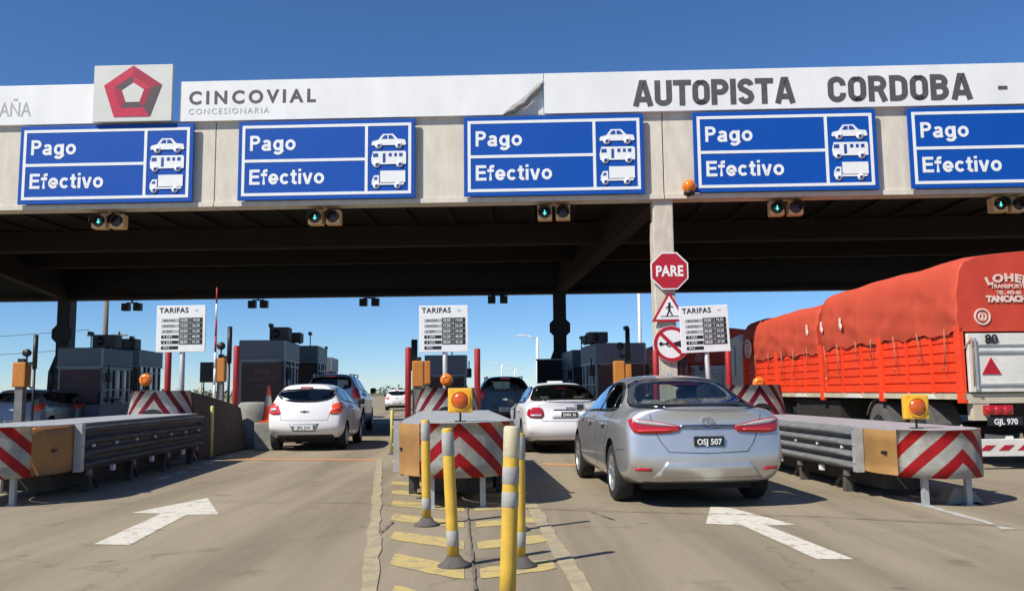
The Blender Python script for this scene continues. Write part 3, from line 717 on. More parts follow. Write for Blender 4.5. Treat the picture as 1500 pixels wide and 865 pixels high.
# amber lamp on the beam
s, z = cs(1009, 286, -.2)
t = thing('amber_lamp', 'round amber warning lamp at the bottom edge of the beam beside the column', 'lamp', cw(s, -.28, z), CT)
bm = bmesh.new(); lathe(bm, [(0,0), (.14,0), (.14,.08), (0,.08)], 'z', 18); box(bm, -.04, .04, 0, .3, 0, .05); obj('base', bm, 'black', t)
bm = bmesh.new(); lathe(bm, [(.12,.08), (.175,.17), (.18,.24), (.14,.33), (.07,.37), (0,.38)], 'z', 20); obj('lens', bm, 'amber', t)

# ================================================================== SIGNS ON THE COLUMN
def disc_pts(n, r, rot=0, cx=0, cz=0): return [(cx + r*math.cos(rot+2*PI*i/n), cz + r*math.sin(rot+2*PI*i/n)) for i in range(n)]
def ring(bm, outer, inner, y0, y1, mi=0):
    n = len(outer)
    for i in range(n): j = (i+1) % n; prism(bm, [outer[i], outer[j], inner[j], inner[i]], y0, y1, mi)
s, z = cs(981, 396, -.1); r = .50
t = thing('stop_sign', 'red octagonal PARE stop sign fixed high on the concrete column', 'road sign', cw(s, -.05, z), CT)
bm = bmesh.new(); prism(bm, disc_pts(8, r*1.02, PI/8), 0, .02); obj('plate', bm, 'signw', t)
bm = bmesh.new(); prism(bm, disc_pts(8, r*.945, PI/8), -.006, -.001); obj('red_face', bm, 'sign_red', t)
part_text('lettering', t, 'signw', [dict(s='PARE', size=.37, x=0, z=-.13, y=-.007, sx=.80, bold=.012, align='CENTER', space=1.04)])
s, z = cs(981, 451, -.1)
t = thing('pedestrian_warning_sign', 'triangular red edged walking person sign between the stop sign and the round sign', 'road sign', cw(s, -.05, z), CT)
def tri(r): return [(r*math.cos(PI/2+i*2*PI/3), r*math.sin(PI/2+i*2*PI/3)*.98-.08) for i in range(3)]
bm = bmesh.new(); prism(bm, tri(.52), 0, .02); obj('plate', bm, 'sign_red', t)
bm = bmesh.new(); prism(bm, tri(.40), -.006, -.001); obj('white_face', bm, 'signw', t)
bm = bmesh.new()
def bar(bm, p, q, w, y0=-.012, y1=-.006, mi=0):
    p, q = Vector(p), Vector(q); d = (q-p).normalized(); n = Vector((-d.y, d.x))*w/2
    prism(bm, [tuple(p+n), tuple(q+n), tuple(q-n), tuple(p-n)], y0, y1, mi)
prism(bm, disc_pts(10, .035, 0, .0, .115), -.012, -.006)
for p, q, w in (((0,.08), (-.01,-.05), .06), ((.0,.07), (-.09,.0), .025), ((0,.07), (.09,.02), .025), ((-.01,-.05), (-.07,-.19), .032), ((.0,-.05), (.07,-.18), .032), ((-.22,-.20), (.22,-.20), .018)): bar(bm, p, q, w)
obj('walking_symbol', bm, 'black', t)
s, z = cs(984, 503, -.1)
t = thing('no_horn_sign', 'round white sign with red ring and slash over a horn symbol on the column', 'road sign', cw(s, -.05, z), CT)
bm = bmesh.new(); prism(bm, disc_pts(32, .45), 0, .02); obj('plate', bm, 'signw', t)
bm = bmesh.new(); ring(bm, disc_pts(32, .44), disc_pts(32, .355), -.007, -.001); bar(bm, (-.27,.27), (.27,-.27), .085, -.016, -.011); obj('ring_and_slash', bm, 'sign_red', t)
bm = bmesh.new(); prism(bm, disc_pts(10, .05, 0, -.26, -.0), -.010, -.004); bar(bm, (-.24,0), (.05,0), .03, -.010, -.004); prism(bm, [(.02,-.02), (.30,-.10), (.30,.10), (.02,.02)], -.010, -.004)
ring(bm, disc_pts(16, .075, 0, -.06, -.0), disc_pts(16, .05, 0, -.06, 0), -.010, -.004)
obj('horn_symbol', bm, 'black', t)

# ================================================================== TARIFF BOARDS
def tariff():
    t = thing('tariff_board', '', 'sign', group='white tariff boards on the islands')
    bm = bmesh.new(); box(bm, -.53, .53, 0, .04, 2.05, 3.06, bev=.008); obj('panel', bm, 'signw', t)
    bm = bmesh.new(); tube(bm, (.02, .08, 0), (.02, .08, 2.9), .055); box(bm, -.4, .4, .04, .07, 2.35, 2.41); box(bm, -.4, .4, .04, .07, 2.75, 2.81); obj('post', bm, 'pole', t)
    part_text('heading', t, 'black', [dict(s='TARIFAS', size=.155, x=-.47, z=2.905, y=-.001, sx=1.0, bold=.0035, space=1.12, th=.004), dict(s='--', size=.12, x=.30, z=2.92, y=-.001, th=.004)])
    bm = bmesh.new(); B = bmesh.new()
    for i in range(6):
        z = 2.735 - i*.118; dark = i >= 3
        box(bm, -.42, -.05, -.004, 0, z-.034, z+.036, mi=1 if dark else 0)
        text_bm(B, ['MOTOS', 'AUTOS', '2 EJES', '4 EJES', '6 EJES', 'MAS'][i], .058, -.37, z-.018, -.004, 1, .001, .003, mi=0 if dark else 1, space=1.3)
        if i < 5:
            for j, (a, b) in enumerate(((-.04, .215), (.225, .47))):
                box(bm, a, b, -.005, 0, z-.05, z+.056, mi=1 if j else 2)
                text_bm(B, '%02d,%02d' % (10+i*7+j*9, 50), .085, a+.025, z-.026, -.005, .86, .001, .003, mi=0)
    obj('price_table', bm, ['letter_faint', 'black', 'letter_grey'], t); obj('price_figures', B, ['signw', 'black'], t, fix=False)
    return t
tb = tariff(); TB = [tb, copy_tree(tb), copy_tree(tb)]
for o, px, lb, rz in zip(TB, (266, 651, 1039), ('white tariff board on the left island above the amber lamp and red post', 'white tariff board in the middle, between two red posts', 'white tariff board beside the column, in front of the red truck'), (.0, .0, .015)):
    p = at(px, 481, 18.9); o.location = (p.x, 18.9, p.z-2.555); o['label'] = lb; o.rotation_euler = (0, math.radians(-.4 if px < 900 else -2.2), rz)

# ================================================================== CRASH CUSHIONS
def nose_grid(bm, cx, hw, front, back, z0, z1, a0, a1, n, taper=0, mi=0, uvn='UVMap', off=0, apex=0):
    """vertical sheet round an elliptical nose from angle a0 to a1 (0 = straight at the driver)"""
    uv = bm.loops.layers.uv.verify(); cols = []; L = 0; last = None; us = []
    def P(a): return Vector((cx + (hw+off)*math.sin(a), back - (front+off)*math.cos(a) if abs(a) <= PI/2 else back + (abs(a)-PI/2)*.9, 0))
    k = 60; tab = [(-PI/2-1.2) + i*(PI+2.4)/k for i in range(k+1)]
    def arc(a):
        m = 24; d = 0; p = P(0)
        for i in range(1, m+1): q = P(a*i/m); d += (q-p).length; p = q
        return d if a >= 0 else -d
    for i in range(n+1):
        a = a0 + (a1-a0)*i/n; p = P(a); u = arc(a) - arc(apex); c = []
        for j in range(5):
            z = z0 + (z1-z0)*j/4; f = 1 - taper*(j/4)
            c.append((bm.verts.new((cx + (p.x-cx)*f, back + (p.y-back)*f, z)), u, z))
        cols.append(c)
    for c0, c1 in zip(cols, cols[1:]):
        for j in range(4):
            q = [c0[j], c1[j], c1[j+1], c0[j+1]]; f = bm.faces.new([v[0] for v in q]); f.material_index = mi; f.smooth = True
            for lp, v in zip(f.loops, q): lp[uv].uv = (v[1], v[2])
def beacon(name, label, loc, sq=.27, post=.10):
    t = thing(name, label, 'lamp', loc, 0, 'square amber beacons on the crash cushions')
    bm = bmesh.new(); tube(bm, (0, 0, 0), (0, 0, post+.03), .012); box(bm, -.06, .06, -.04, .04, 0, .012); obj('stem', bm, 'black', t)
    bm = bmesh.new(); box(bm, -sq/2, sq/2, -.035, .05, post, post+sq, bev=.02); h = obj('housing', bm, 'beaconbody', t)
    bm = bmesh.new(); c = post+sq/2; lathe(bm, [(0,-.085), (.04,-.083), (.075,-.07), (.098,-.035)], 'y', 24, 0, (0, 0, c)); obj('lens', bm, 'amberd', h)
    bm = bmesh.new(); 
    for i in range(16):
        a = 2*PI*i/16; b_ = 2*PI*(i+1)/16
    ring(bm, disc_pts(24, .108, 0, 0, c), disc_pts(24, .094, 0, 0, c), -.055, -.034); obj('lens_ring', bm, 'beaconbody', h)
    return t
def rail_profile(h0, h1, n=40, waves=4, d=.075):
    P = []
    for i in range(n+1):
        t = i/n; P.append((d*min(1, max(0, 1.7*(.5-.5*math.cos(2*PI*waves*t))-.35)), h0 + (h1-h0)*t))
    return P
def rail_sheet(bm, A, B, prof, side):
    """corrugated rail from A to B (xy); ridges bulge to side"""
    A, B = Vector(A), Vector(B); d = (B-A).normalized(); n = Vector((d.y, -d.x))*side
    segs = max(2, int((B-A).length/.5)); cols = []
    for i in range(segs+1):
        p = A.lerp(B, i/segs); cols.append([bm.verts.new((*(p + n*o), z)) for o, z in prof])
    for c0, c1 in zip(cols, cols[1:]):
        for j in range(len(prof)-1): f = bm.faces.new((c0[j], c1[j], c1[j+1], c0[j+1])); f.smooth = True
def cushion(label, cx, front_y, hw, z0, z1, length, ang, bcn=None, yside=-1, nose_len=.75, rail_side=(-1, 1), chev=(-.55, 1.3), apex=0):
    """local frame: +y away from the driver"""
    t = thing('crash_cushion', label, 'barrier', (cx, front_y, 0), ang, 'guardrail crash cushions ahead of the islands')
    b = nose_len
    bm = bmesh.new()
    lo, hi = chev
    nose_grid(bm, 0, hw, b, b, z0, z1, lo, hi, 26, off=.006, apex=apex)
    bmesh.ops.solidify(bm, geom=bm.faces[:], thickness=.004)
    obj('chevron_panel', bm, 'chev', t, fix=False)
    bm = bmesh.new(); nose_grid(bm, 0, hw, b, b, z0+.01, z1-.01, -PI/2-.35, PI/2+.35, 40)
    bmesh.ops.solidify(bm, geom=bm.faces[:], thickness=.012)
    obj('nose_shell', bm, 'nose_y', t)
    bm = bmesh.new()
    P = [(hw*.97*math.sin(a), b - b*.97*math.cos(a)) for a in [(-PI/2 + PI*i/16) for i in range(17)]]
    wt = hw*.9; P += [(wt, length), (-wt, length)]
    prism(bm, P, z1-.02, z1+.004, plane='xy')
    for k in range(5): y = b+.3 + k*(length-b-.4)/4; box(bm, -wt*.93, wt*.93, y, y+.05, z0+.05, z1-.02)
    obj('top_plate', bm, 'galv', t)
    for sd in rail_side:
        bm = bmesh.new(); prof = rail_profile(z0-.01, z1-.005)
        rail_sheet(bm, (sd*hw, b+.28), (sd*hw*1.02, length), prof, sd)
        bmesh.ops.solidify(bm, geom=bm.faces[:], thickness=.006)
        obj('guardrail', bm, 'galvd' if sd > 0 else 'galv', t)  # right-facing rail takes the darker steel: its shade is in the colour
        bm = bmesh.new(); x0, x1 = sorted((sd*(hw+.082), sd*(hw-.01))); box(bm, x0, x1, b+.22, b+.32, z0-.01, z1); 
        for kz in range(3): tube(bm, (sd*(hw+.08), b+.27, z0+.1+kz*.2), (sd*(hw+.096), b+.27, z0+.1+kz*.2), .014, n=8)
        obj('end_strap', bm, 'galv', t)
        for k in range(7):
            y = b+.7+k*(length-b-.9)/6; bm = bmesh.new(); tube(bm, (sd*(hw+.012), y, (z0+z1)/2), (sd*(hw+.055), y, (z0+z1)/2), .02, n=8); obj('bolt', bm, 'polew', t)
            bm = bmesh.new(); box(bm, sd*(hw+.0)-.02, sd*(hw+.0)+.02, y-.05, y+.05, z0-.09, z0-.015); obj('bracket', bm, 'polew' if k % 2 else 'galvd', t)
    for (x, y) in [(-hw*.42, b*.32), (hw*.42, b*.32)]:
        bm = bmesh.new(); box(bm, x-.03, x+.03, y-.03, y+.03, 0, z0+.2); box(bm, x-.055, x+.055, y-.06, y+.06, 0, .012); obj('leg', bm, 'galv', t)
    bm = bmesh.new(); box(bm, -hw*.45, hw*.45, b+.35, length-.05, .08, z1-.06); obj('inner_sun_blocker', bm, 'leg_dark', t)  # dark solid box added to block sunlight coming under the rails
    for k in range(4):
        y = b+.9 + k*(length-b-1.1)/3
        for sd in (-1, 1):
            bm = bmesh.new(); box(bm, sd*hw*.82-.05, sd*hw*.82+.05, y-.05, y+.05, 0, z1-.03); tube(bm, (sd*hw*.8, y, z0+.05), (sd*hw*.75, y+.45, .03), .025, n=8); obj('leg', bm, 'leg_dark', t)
    bm = bmesh.new(); sx = yside*(hw*.985); a_ = yside*1.24
    p = Vector((hw*math.sin(a_), b-b*math.cos(a_))); 
    box(bm, p.x-.012, p.x+.012, p.y-.05, p.y+.05, (z0+z1)/2-.02, (z0+z1)/2+.012); obj('slot', bm, 'black', t)
    return t
AX = math.radians(4.0)
cc = cushion('crash cushion with red and white chevrons on the middle island behind the yellow posts', -.60, 9.45, .66, .34, .92, 6.3, AX, chev=(-.66, 1.32), apex=.03)
rc = cushion('crash cushion with chevrons and tan side plate in front of the truck', 4.62, 9.25, .56, .30, .80, 6.2, AX*.6, chev=(-.98, 1.42), apex=.12)
lc = cushion('crash cushion at the left edge with brown side plate and long shaded guardrail', -6.02, 10.0, .62, .32, .90, 6.3, AX*.9, yside=1, chev=(-1.3, .80), apex=-.1)
p = at(674, 615, 9.7); beacon('warning_beacon', 'square amber beacon standing on the middle crash cushion behind the yellow posts', (p.x, 9.75, .924))
p = at(1349, 627, 9.6); beacon('warning_beacon', 'square amber beacon on the right crash cushion in front of the truck wheels', (p.x, 9.7, .804))
bm = bmesh.new(); P = [(0,0), (.34,.03), (.42,.0), (.30,.16), (.10,.20)]; prism(bm, [(a, b*.9) for a, b in P], 0, .22)
g = gnd(1386, 739); tag(obj('concrete_rubble', bm, 'barrier2', None, (g.x, g.y, 0)), 'broken lump of concrete on the road under the right crash cushion', 'rubble')

# second row: painted concrete noses with chevrons and round amber lamps
def chev_nose(label, px, py_top, Y, blen=3.4):
    p = at(px, py_top, Y)
    t = thing('chevron_nose_block', label, 'barrier', (p.x, Y, 0), math.radians(4.5), 'painted concrete noses of the islands')
    zt_ = 1.33
    bm = bmesh.new(); nose_grid(bm, 0, .72, .55, .55, 0, zt_, -PI/2, PI/2, 28, taper=.26)
    bmesh.ops.solidify(bm, geom=bm.faces[:], thickness=.02)
    obj('chevron_face', bm, 'chev2', t, fix=False)
    bm = bmesh.new(); ys = [(.55, .72, .535, zt_-.01), (.55+blen*.35, .80, .60, 1.22), (.55+blen, .90, .72, .98)]
    rings = []
    for (y, wb, wt, h) in ys: rings.append([bm.verts.new(q) for q in ((-wb, y, 0), (-wt, y, h), (wt, y, h), (wb, y, 0))])
    for a, b in zip(rings, rings[1:]):
        for i in range(4): bm.faces.new((a[i], a[(i+1)%4], b[(i+1)%4], b[i]))
    bm.faces.new(rings[0]); bm.faces.new(rings[-1][::-1])
    bmesh.ops.bevel(bm, geom=bm.edges[:], offset=.04, segments=2, affect='EDGES')
    obj('concrete_body', bm, 'barrier', t)
    bm = bmesh.new(); prism(bm, [(.5*math.sin(a), .55-.40*math.cos(a)) for a in [(-PI/2+PI*i/12) for i in range(13)]], zt_-.05, zt_-.012, plane='xy'); obj('top_cap', bm, 'barrier', t)
    bm = bmesh.new(); n = 10
    for i in range(n):
        a, b = PI*i/n, PI*(i+1)/n
        prism(bm, [(.19*math.cos(a), .86+.13*math.sin(a)), (.19*math.cos(b), .86+.13*math.sin(b)), (.12*math.cos(b), .86+.07*math.sin(b)), (.12*math.cos(a), .86+.07*math.sin(a))], .02, .09)
    obj('lifting_loop', bm, 'black', t)
    return t, p.x
nb = [chev_nose('chevron painted concrete nose on the left island behind the shaded guardrail', 223, 567, 16.2), chev_nose('chevron painted concrete nose on the middle island behind the square beacon', 655, 567, 16.2),
      chev_nose('chevron painted concrete nose half hidden behind the silver sedan', 1117, 571, 16.2)]
def round_lamp(label, px, py, Y, zbase, r=.120):
    p = at(px, py, Y)
    t = thing('round_warning_lamp', label, 'lamp', (p.x, Y, zbase), 0, 'round amber lamps on the island noses')
    h = p.z - zbase
    bm = bmesh.new(); tube(bm, (0, .03, 0), (0, .03, h), .02, n=8); box(bm, -.05, .05, 0, .07, h-r*.5, h+r*.4); obj('stem', bm, 'black', t)
    bm = bmesh.new(); lathe(bm, [(0,-.06), (r*.6,-.05), (r*.93,-.02), (r,.0), (r,.03), (0,.03)], 'y', 24, 0, (0, 0, h)); obj('lens', bm, 'amber', t)
    bm = bmesh.new(); ring(bm, disc_pts(24, r*.5, 0, 0, h), disc_pts(24, r*.42, 0, 0, h), -.062, -.05); obj('lens_ring', bm, 'amberd', t)
round_lamp('round amber lamp on the chevron nose of the left island', 213, 556, 16.6, 1.32)
round_lamp('round amber lamp on the chevron nose beneath the middle tariff board', 654, 556, 16.6, 1.32)
round_lamp('round amber lamp against the orange truck side, right of the silver sedan', 1112, 561, 16.6, 1.32)
# round grey concrete block beyond the left nose
g = at(375, 590, 20.6)
bm = bmesh.new(); lathe(bm, [(0,0), (.46,0), (.44,.3), (.36,.8), (.33,1.0), (.27,1.06), (0,1.07)], 'z', 28)
tag(obj('concrete_block', bm, 'barrier2', None, (g.x-.10, 20.7, 0)), 'rounded grey concrete block at the end of the brown wall, below the traffic cone', 'barrier')
# traffic cone
g = at(393, 590, 19.9); zw = .62
bm = bmesh.new(); box(bm, -.26, .17, -.18, .18, 0, zw, bev=.03); tag(obj('kerb_block', bm, 'barrier2', None, (g.x, 19.9, 0)), 'small grey concrete block carrying the traffic cone beside the white hatchback', 'barrier')
t = thing('traffic_cone', 'orange and white traffic cone on a small block left of the white hatchback', 'cone', (g.x, 19.9, zw))
bm = bmesh.new(); lathe(bm, [(.135,.03), (.11,.2), (.083,.40), (.055,.60), (.032,.78), (.02,.84), (0,.84)], 'z', 20); obj('cone_body', bm, 'cone', t)
bm = bmesh.new(); lathe(bm, [(.090,.36), (.058,.59)], 'z', 20); bmesh.ops.solidify(bm, geom=bm.faces[:], thickness=-.004); obj('white_band', bm, 'signw', t)
bm = bmesh.new(); box(bm, -.17, .17, -.17, .17, 0, .03, bev=.01); obj('base', bm, 'cone', t)

# ================================================================== POSTS AND BOLLARDS
def flex(label, base, top, H=.99, r=.043, cap=False, bands=((.80,.97), (.15,.26))):
    b = gnd(*base); tp = at(top[0], top[1], b.y); lean = math.atan2(tp.x-b.x, H)
    t = thing('flexible_bollard', label, 'bollard', (b.x, b.y, 0), 0, 'yellow flexible bollards on the hatched island'); t.rotation_euler = (0, lean, 0)
    bm = bmesh.new(); lathe(bm, [(0,.045), (r,.045), (r*1.01,H*.3), (r,H*.7), (r*.99,H-.015), (r*.8,H), (0,H)], 'z', 24)
    tb_ = obj('tube', bm, 'yellow', t)
    for a, c in bands:
        bm = bmesh.new(); lathe(bm, [(r*1.0,a*H), (r*1.045,a*H+.003), (r*1.045,c*H-.003), (r*1.0,c*H)], 'z', 24); obj('reflective_band', bm, 'retro', tb_)
    if cap:
        bm = bmesh.new(); lathe(bm, [(r*1.0,H-.16), (r*1.03,H-.155), (r*1.03,H-.006), (r*.85,H+.005), (0,H+.006)], 'z', 24); obj('cap', bm, 'cream', tb_)
    bm = bmesh.new(); lathe(bm, [(0,0), (.125,0), (.118,.018), (.075,.04), (.052,.075), (0,.075)], 'z', 28); obj('base', bm, 'base_rub', t)
    return t
flex('yellow flexible bollard furthest left in front of the middle crash cushion', (625,769), (623,619))
flex('leaning yellow flexible bollard in front of the chevrons, second from the left', (665,829), (655,629))
flex('nearest and thickest yellow flexible bollard, with cream cap and two grey bands', (742,921), (750,618), H=1.06, r=.044, cap=True, bands=((.715,.80), (.60,.675)))
flex('yellow flexible bollard mostly hidden behind the nearest capped one', (762,829), (761,640), H=.95, r=.04)
flex('farthest flexible bollard, in line behind the two at the right of the hatching', (757,776), (758,640), H=.9, r=.036)
def slim(label, base, top, r=.035, m='paleyellow'):
    b = gnd(*base); tp = at(top[0], top[1], b.y)
    t = thing('slim_marker_post', label, 'post', (b.x, b.y, 0), 0, 'slim pale yellow marker posts')
    bm = bmesh.new(); lathe(bm, [(0,0), (r,0), (r,tp.z-.02), (r*.7,tp.z), (0,tp.z)], 'z', 14); obj('tube', bm, m, t)
    bm = bmesh.new(); lathe(bm, [(0,0), (r*2.4,0), (r*2.2,.02), (r,.05), (0,.05)], 'z', 16); obj('base', bm, 'base_rub', t)
slim('slim pale yellow post beside the brown concrete wall of the left island', (309,672), (309,594))
slim('slim pale yellow post at the left end of the middle crash cushion', (574,665), (575,600))
slim('slim pale yellow post standing behind the brown wall, left of the red post', (294,606), (295,543), .05)
def redpost(label, px, py, Y, w=.075, base=0):
    p = at(px, py, Y)
    t = thing('red_post', label, 'post', (p.x, Y, 0), 0, 'tall red posts guarding the booths')
    bm = bmesh.new(); lathe(bm, [(0,0), (w,0), (w,p.z-.03), (w*.75,p.z), (0,p.z)], 'z', 16); obj('tube', bm, 'red', t)
    bm = bmesh.new(); box(bm, -w*1.8, w*1.8, -w*1.8, w*1.8, .17, .2); obj('base_plate', bm, 'galvd', t)
redpost('tall red post below the left tariff board', 247, 514, 21)
redpost('tall red post left of the brown toll booth and white hatchback', 347, 506, 21.5)
redpost('tall red post left of the middle tariff board', 598, 508, 21.5)
redpost('tall red post right of the middle tariff board', 699, 510, 21.5)
redpost('tall red post just left of the concrete column', 960, 512, 21.0)
redpost('tall red post under the right edge of the right tariff board', 1066, 508, 21.5)

def cabinet(label, px, py, Y, w, h, m='orangec', post=True, zb_=None):
    p = at(px, py, Y)
    t = thing('lane_cabinet', label, 'cabinet', (p.x, Y, .17), 0, 'orange lane equipment cabinets')
    z1 = p.z-.17
    bm = bmesh.new(); box(bm, -w/2, w/2, 0, w*.9, z1-h, z1, bev=.03); obj('housing', bm, m, t)
    bm = bmesh.new(); box(bm, -w*.30, w*.30, .05, w*.7, 0, z1-h); obj('pedestal', bm, 'galvd', t)
    bm = bmesh.new(); box(bm, -w*.25, w*.25, .08, w*.6, z1, z1+.10); obj('cap', bm, 'black', t)
cabinet('orange equipment cabinet at the far left edge, behind the parked dark car', 28, 530, 24, .36, .68)
cabinet('orange equipment cabinet beside the raised barrier arm on the left island', 322, 524, 23, .26, .62)
cabinet('orange equipment cabinet left of the middle tariff board post', 612, 528, 22.5, .30, .66)
cabinet('slim orange cabinet right behind the wide one under the middle tariff board', 626, 528, 23.3, .16, .62)
cabinet('orange equipment cabinet in front of the right toll booth above the silver sedan roof', 907, 528, 22.5, .28, .66)
cabinet('slim orange cabinet right of the wide one, above the silver sedan roof', 921, 533, 23.2, .15, .60)
def stackpost(label, px, py, Y, r=.05, arm=True):
    p = at(px, py, Y)
    t = thing('signal_post', label, 'post', (p.x, Y, .17), 0, 'dark signal posts beside the booths')
    h = p.z-.17; bm = bmesh.new(); tube(bm, (0,0,0), (0,0,h*.68), r*.7, n=10); tube(bm, (0,0,h*.66), (0,0,h), r*1.25, n=12); obj('post', bm, 'black', t)
    if arm:
        bm = bmesh.new(); lathe(bm, [(0,-.08), (.10,-.08), (.11,0), (.09,.06), (0,.07)], 'y', 16, 0, (-.22, 0, h*.82)); box(bm, -.24, 0, -.02, .02, h*.70, h*.73); box(bm, -.235, -.205, -.02, .02, h*.70, h*.80); obj('signal_head', bm, 'black', t)
stackpost('dark signal post with round head at the far left above the parked dark car', 53, 490, 24)
stackpost('short dark signal post left of the leftmost toll booth', 76, 537, 27, .04, False)
stackpost('dark signal post with round head just right of the raised barrier arm', 337, 478, 23.5)
stackpost('dark signal post standing beside the roof units of the right toll booth', 919, 480, 25)
stackpost('dark signal post rising behind the middle tariff board', 607, 497, 24.5, .07, False)
# raised barrier arm
p = at(318, 421, 23)
t = thing('barrier_arm', 'thin red and white boom barrier standing upright on the left island', 'barrier', (p.x, 23, .17))
h = p.z-.17
bm = bmesh.new(); n = 7
for i in range(n): tube(bm, (0, 0, .9+(h-.9)*i/n), (0, 0, .9+(h-.9)*(i+1)/n), .035-.002*i, n=10, mi=[1,1,1,0,0,1,0][i] if i < 7 else 0)
obj('arm', bm, ['red', 'polew'], t)
bm = bmesh.new(); box(bm, -.16, .16, -.14, .14, 0, .95, bev=.02); obj('motor_housing', bm, 'polew', t)
bm = bmesh.new(); box(bm, -.10, .10, -.151, -.141, .55, .8); obj('warning_label', bm, 'red', t)

# ================================================================== TOLL BOOTHS
def booth(label, px0, px1, pytop, Y, face='r', length=2.9, ac=(.30, .9), copyof=None, writing=True):
    a, b = at(px0, pytop, Y), at(px1, pytop, Y); wd = b.x-a.x; H = a.z-.17
    t = thing('toll_booth', label, 'toll booth', ((a.x+b.x)/2, Y, .17), math.radians(5), 'toll booths on the islands')
    hw = wd/2; zb_ = H-.62
    bm = bmesh.new(); box(bm, -hw, hw, 0, length, zb_, H, bev=.03); obj('roof_band', bm, 'booth_band', t)
    bm = bmesh.new(); box(bm, -hw-.015, hw+.015, -.015, length+.01, zb_-.045, zb_-.001); box(bm, hw-.05, hw+.012, -.012, .04, zb_, H-.02); obj('trim', bm, 'booth_frame', t)
    bm = bmesh.new(); box(bm, -hw+.06, hw-.06, .04, length-.05, 0, zb_-.045); obj('wall', bm, 'booth_glass', t)
    bm = bmesh.new(); box(bm, -hw+.10, hw-.10, .0, .04, .85, zb_-.10, bev=.01); obj('front_panel', bm, 'booth_brown', t)
    bm = bmesh.new(); box(bm, -hw+.03, hw-.03, -.02, length-.03, .0, .78, bev=.01); obj('plinth', bm, 'booth_band', t)
    if writing:
        bm = bmesh.new()
        for i, (s_, sz) in enumerate((('PEAJE', .16), ('MANTENGA SU', .12), ('DISTANCIA', .12))): text_bm(bm, s_, sz, 0, zb_-.42-i*.24, 0, 1.0, .001, .004, align='CENTER', space=1.2)
        obj('lettering', bm, mat('booth_writing', (.16, .12, .11), .7), t, fix=False)
    for sd in (-1, 1):
        for k, y in enumerate((.10, .75, 1.25, 1.95, 2.6)):
            bm = bmesh.new(); x0, x1 = sorted((sd*(hw-.06), sd*(hw-.01))); box(bm, x0, x1, y, y+(.20 if k in (1, 3) else .09), .78, zb_-.045); obj('window_mullion', bm, 'booth_frame', t)
    for sd in (-1, 1):
        bm = bmesh.new(); x0, x1 = sorted((sd*(hw-.05), sd*(hw+.02)))
        for z_ in (.80, 1.25, 1.95): box(bm, x0, x1, .12, 2.6, z_, z_+.045)
        obj('window_rail', bm, 'booth_frame', t)
        bm = bmesh.new(); x0, x1 = sorted((sd*(hw-.02), sd*(hw+.22))); box(bm, x0, x1, .85, 1.7, .98, 1.03, bev=.008); box(bm, x0, x1-.0, 1.2, 1.26, .80, .98); obj('counter', bm, 'galv', t)
        bm = bmesh.new(); x0, x1 = sorted((sd*(hw-.0), sd*(hw+.16))); box(bm, x0, x1, .25, .45, 1.55, 1.85, bev=.02); tube(bm, ((x0+x1)/2, .35, 1.85), ((x0+x1)/2, .35, 2.1), .02, n=8); obj('display_unit', bm, 'black', t)
    bm = bmesh.new(); tube(bm, (hw*.3, .3, H), (hw*.3, .3, H+.5), .02, n=8); box(bm, hw*.3-.06, hw*.3+.06, .1, .4, H+.42, H+.54, bev=.015); obj('camera', bm, 'black', t)
    for (u, dy, w_, h_) in ac:
        bm = bmesh.new(); cxa = -hw + u*wd; box(bm, cxa-w_/2, cxa+w_/2, dy, dy+.7, H+.04, H+.04+h_, bev=.02)
        box(bm, cxa-w_/2+.05, cxa-w_/2+.1, dy+.1, dy+.5, H, H+.05); box(bm, cxa+w_/2-.1, cxa+w_/2-.05, dy+.1, dy+.5, H, H+.05); u_ = obj('air_conditioner', bm, 'ac', t)
        bm = bmesh.new(); lathe(bm, [(0,-.01), (h_*.33,-.01), (h_*.33,.0)], 'y', 20, 0, (cxa-w_*.15, dy, H+.04+h_/2)); obj('fan_grille', bm, 'black', u_)
    return t
booth('leftmost toll booth with brown front panel and grey roof band', 86, 150, 509, 29.0, ac=((.80,.8,.75,.44),))
booth('dark toll booth behind the leftmost one, under the left tariff board', 160, 205, 512, 34.5, ac=((.35,.4,.9,.42),), writing=False)
booth('brown and grey toll booth behind the traffic cone, left of the white hatchback', 351, 418, 498, 28.0, ac=((.78,.6,.62,.42), (.95,1.9,.5,.33)))
booth('second toll booth standing directly behind the brown and grey one', 428, 466, 506, 34.0, ac=(), writing=False)
booth('farthest dark booth box just above the grey pickup roof', 460, 486, 523, 43.0, ac=(), writing=False)
booth('toll booth behind the middle tariff board', 622, 684, 520, 28.5, ac=(), writing=True)
booth('toll booth with two roof units behind the silver sedan, left of the stop sign column', 872, 946, 502, 27.5, ac=((.12,.5,.62,.34), (.0,.9,.36,.26)))
booth('rear toll booth at the foot of the dark column, behind the white sedan', 838, 862, 512, 34.0, ac=(), writing=False)
p = at(793, 527, 38)
t = thing('equipment_box', 'plain dark equipment box between the far column and the white sedan', 'cabinet', (p.x+.55, 37.2, .17))
bm = bmesh.new(); box(bm, -.75, .75, 0, .6, 0, p.z-.2, bev=.02); obj('cabinet', bm, 'dark_steel', t)
bm = bmesh.new(); box(bm, -.8, .8, -.05, .65, p.z-.199, p.z-.15); obj('lid', bm, 'polew', t)
p = at(306, 530, 27)
t = thing('information_panel', 'dark square panel on two thin legs behind the left island wall', 'sign', (p.x, 27, .17))
bm = bmesh.new(); box(bm, -.27, .27, 0, .06, p.z-.17-.62, p.z-.17, bev=.01); obj('panel', bm, 'dark_steel', t)
for sx in (-.15, .15):
    bm = bmesh.new(); tube(bm, (sx, .03, 0), (sx, .03, p.z-.75), .02, n=8); obj('leg', bm, 'galvd', t)

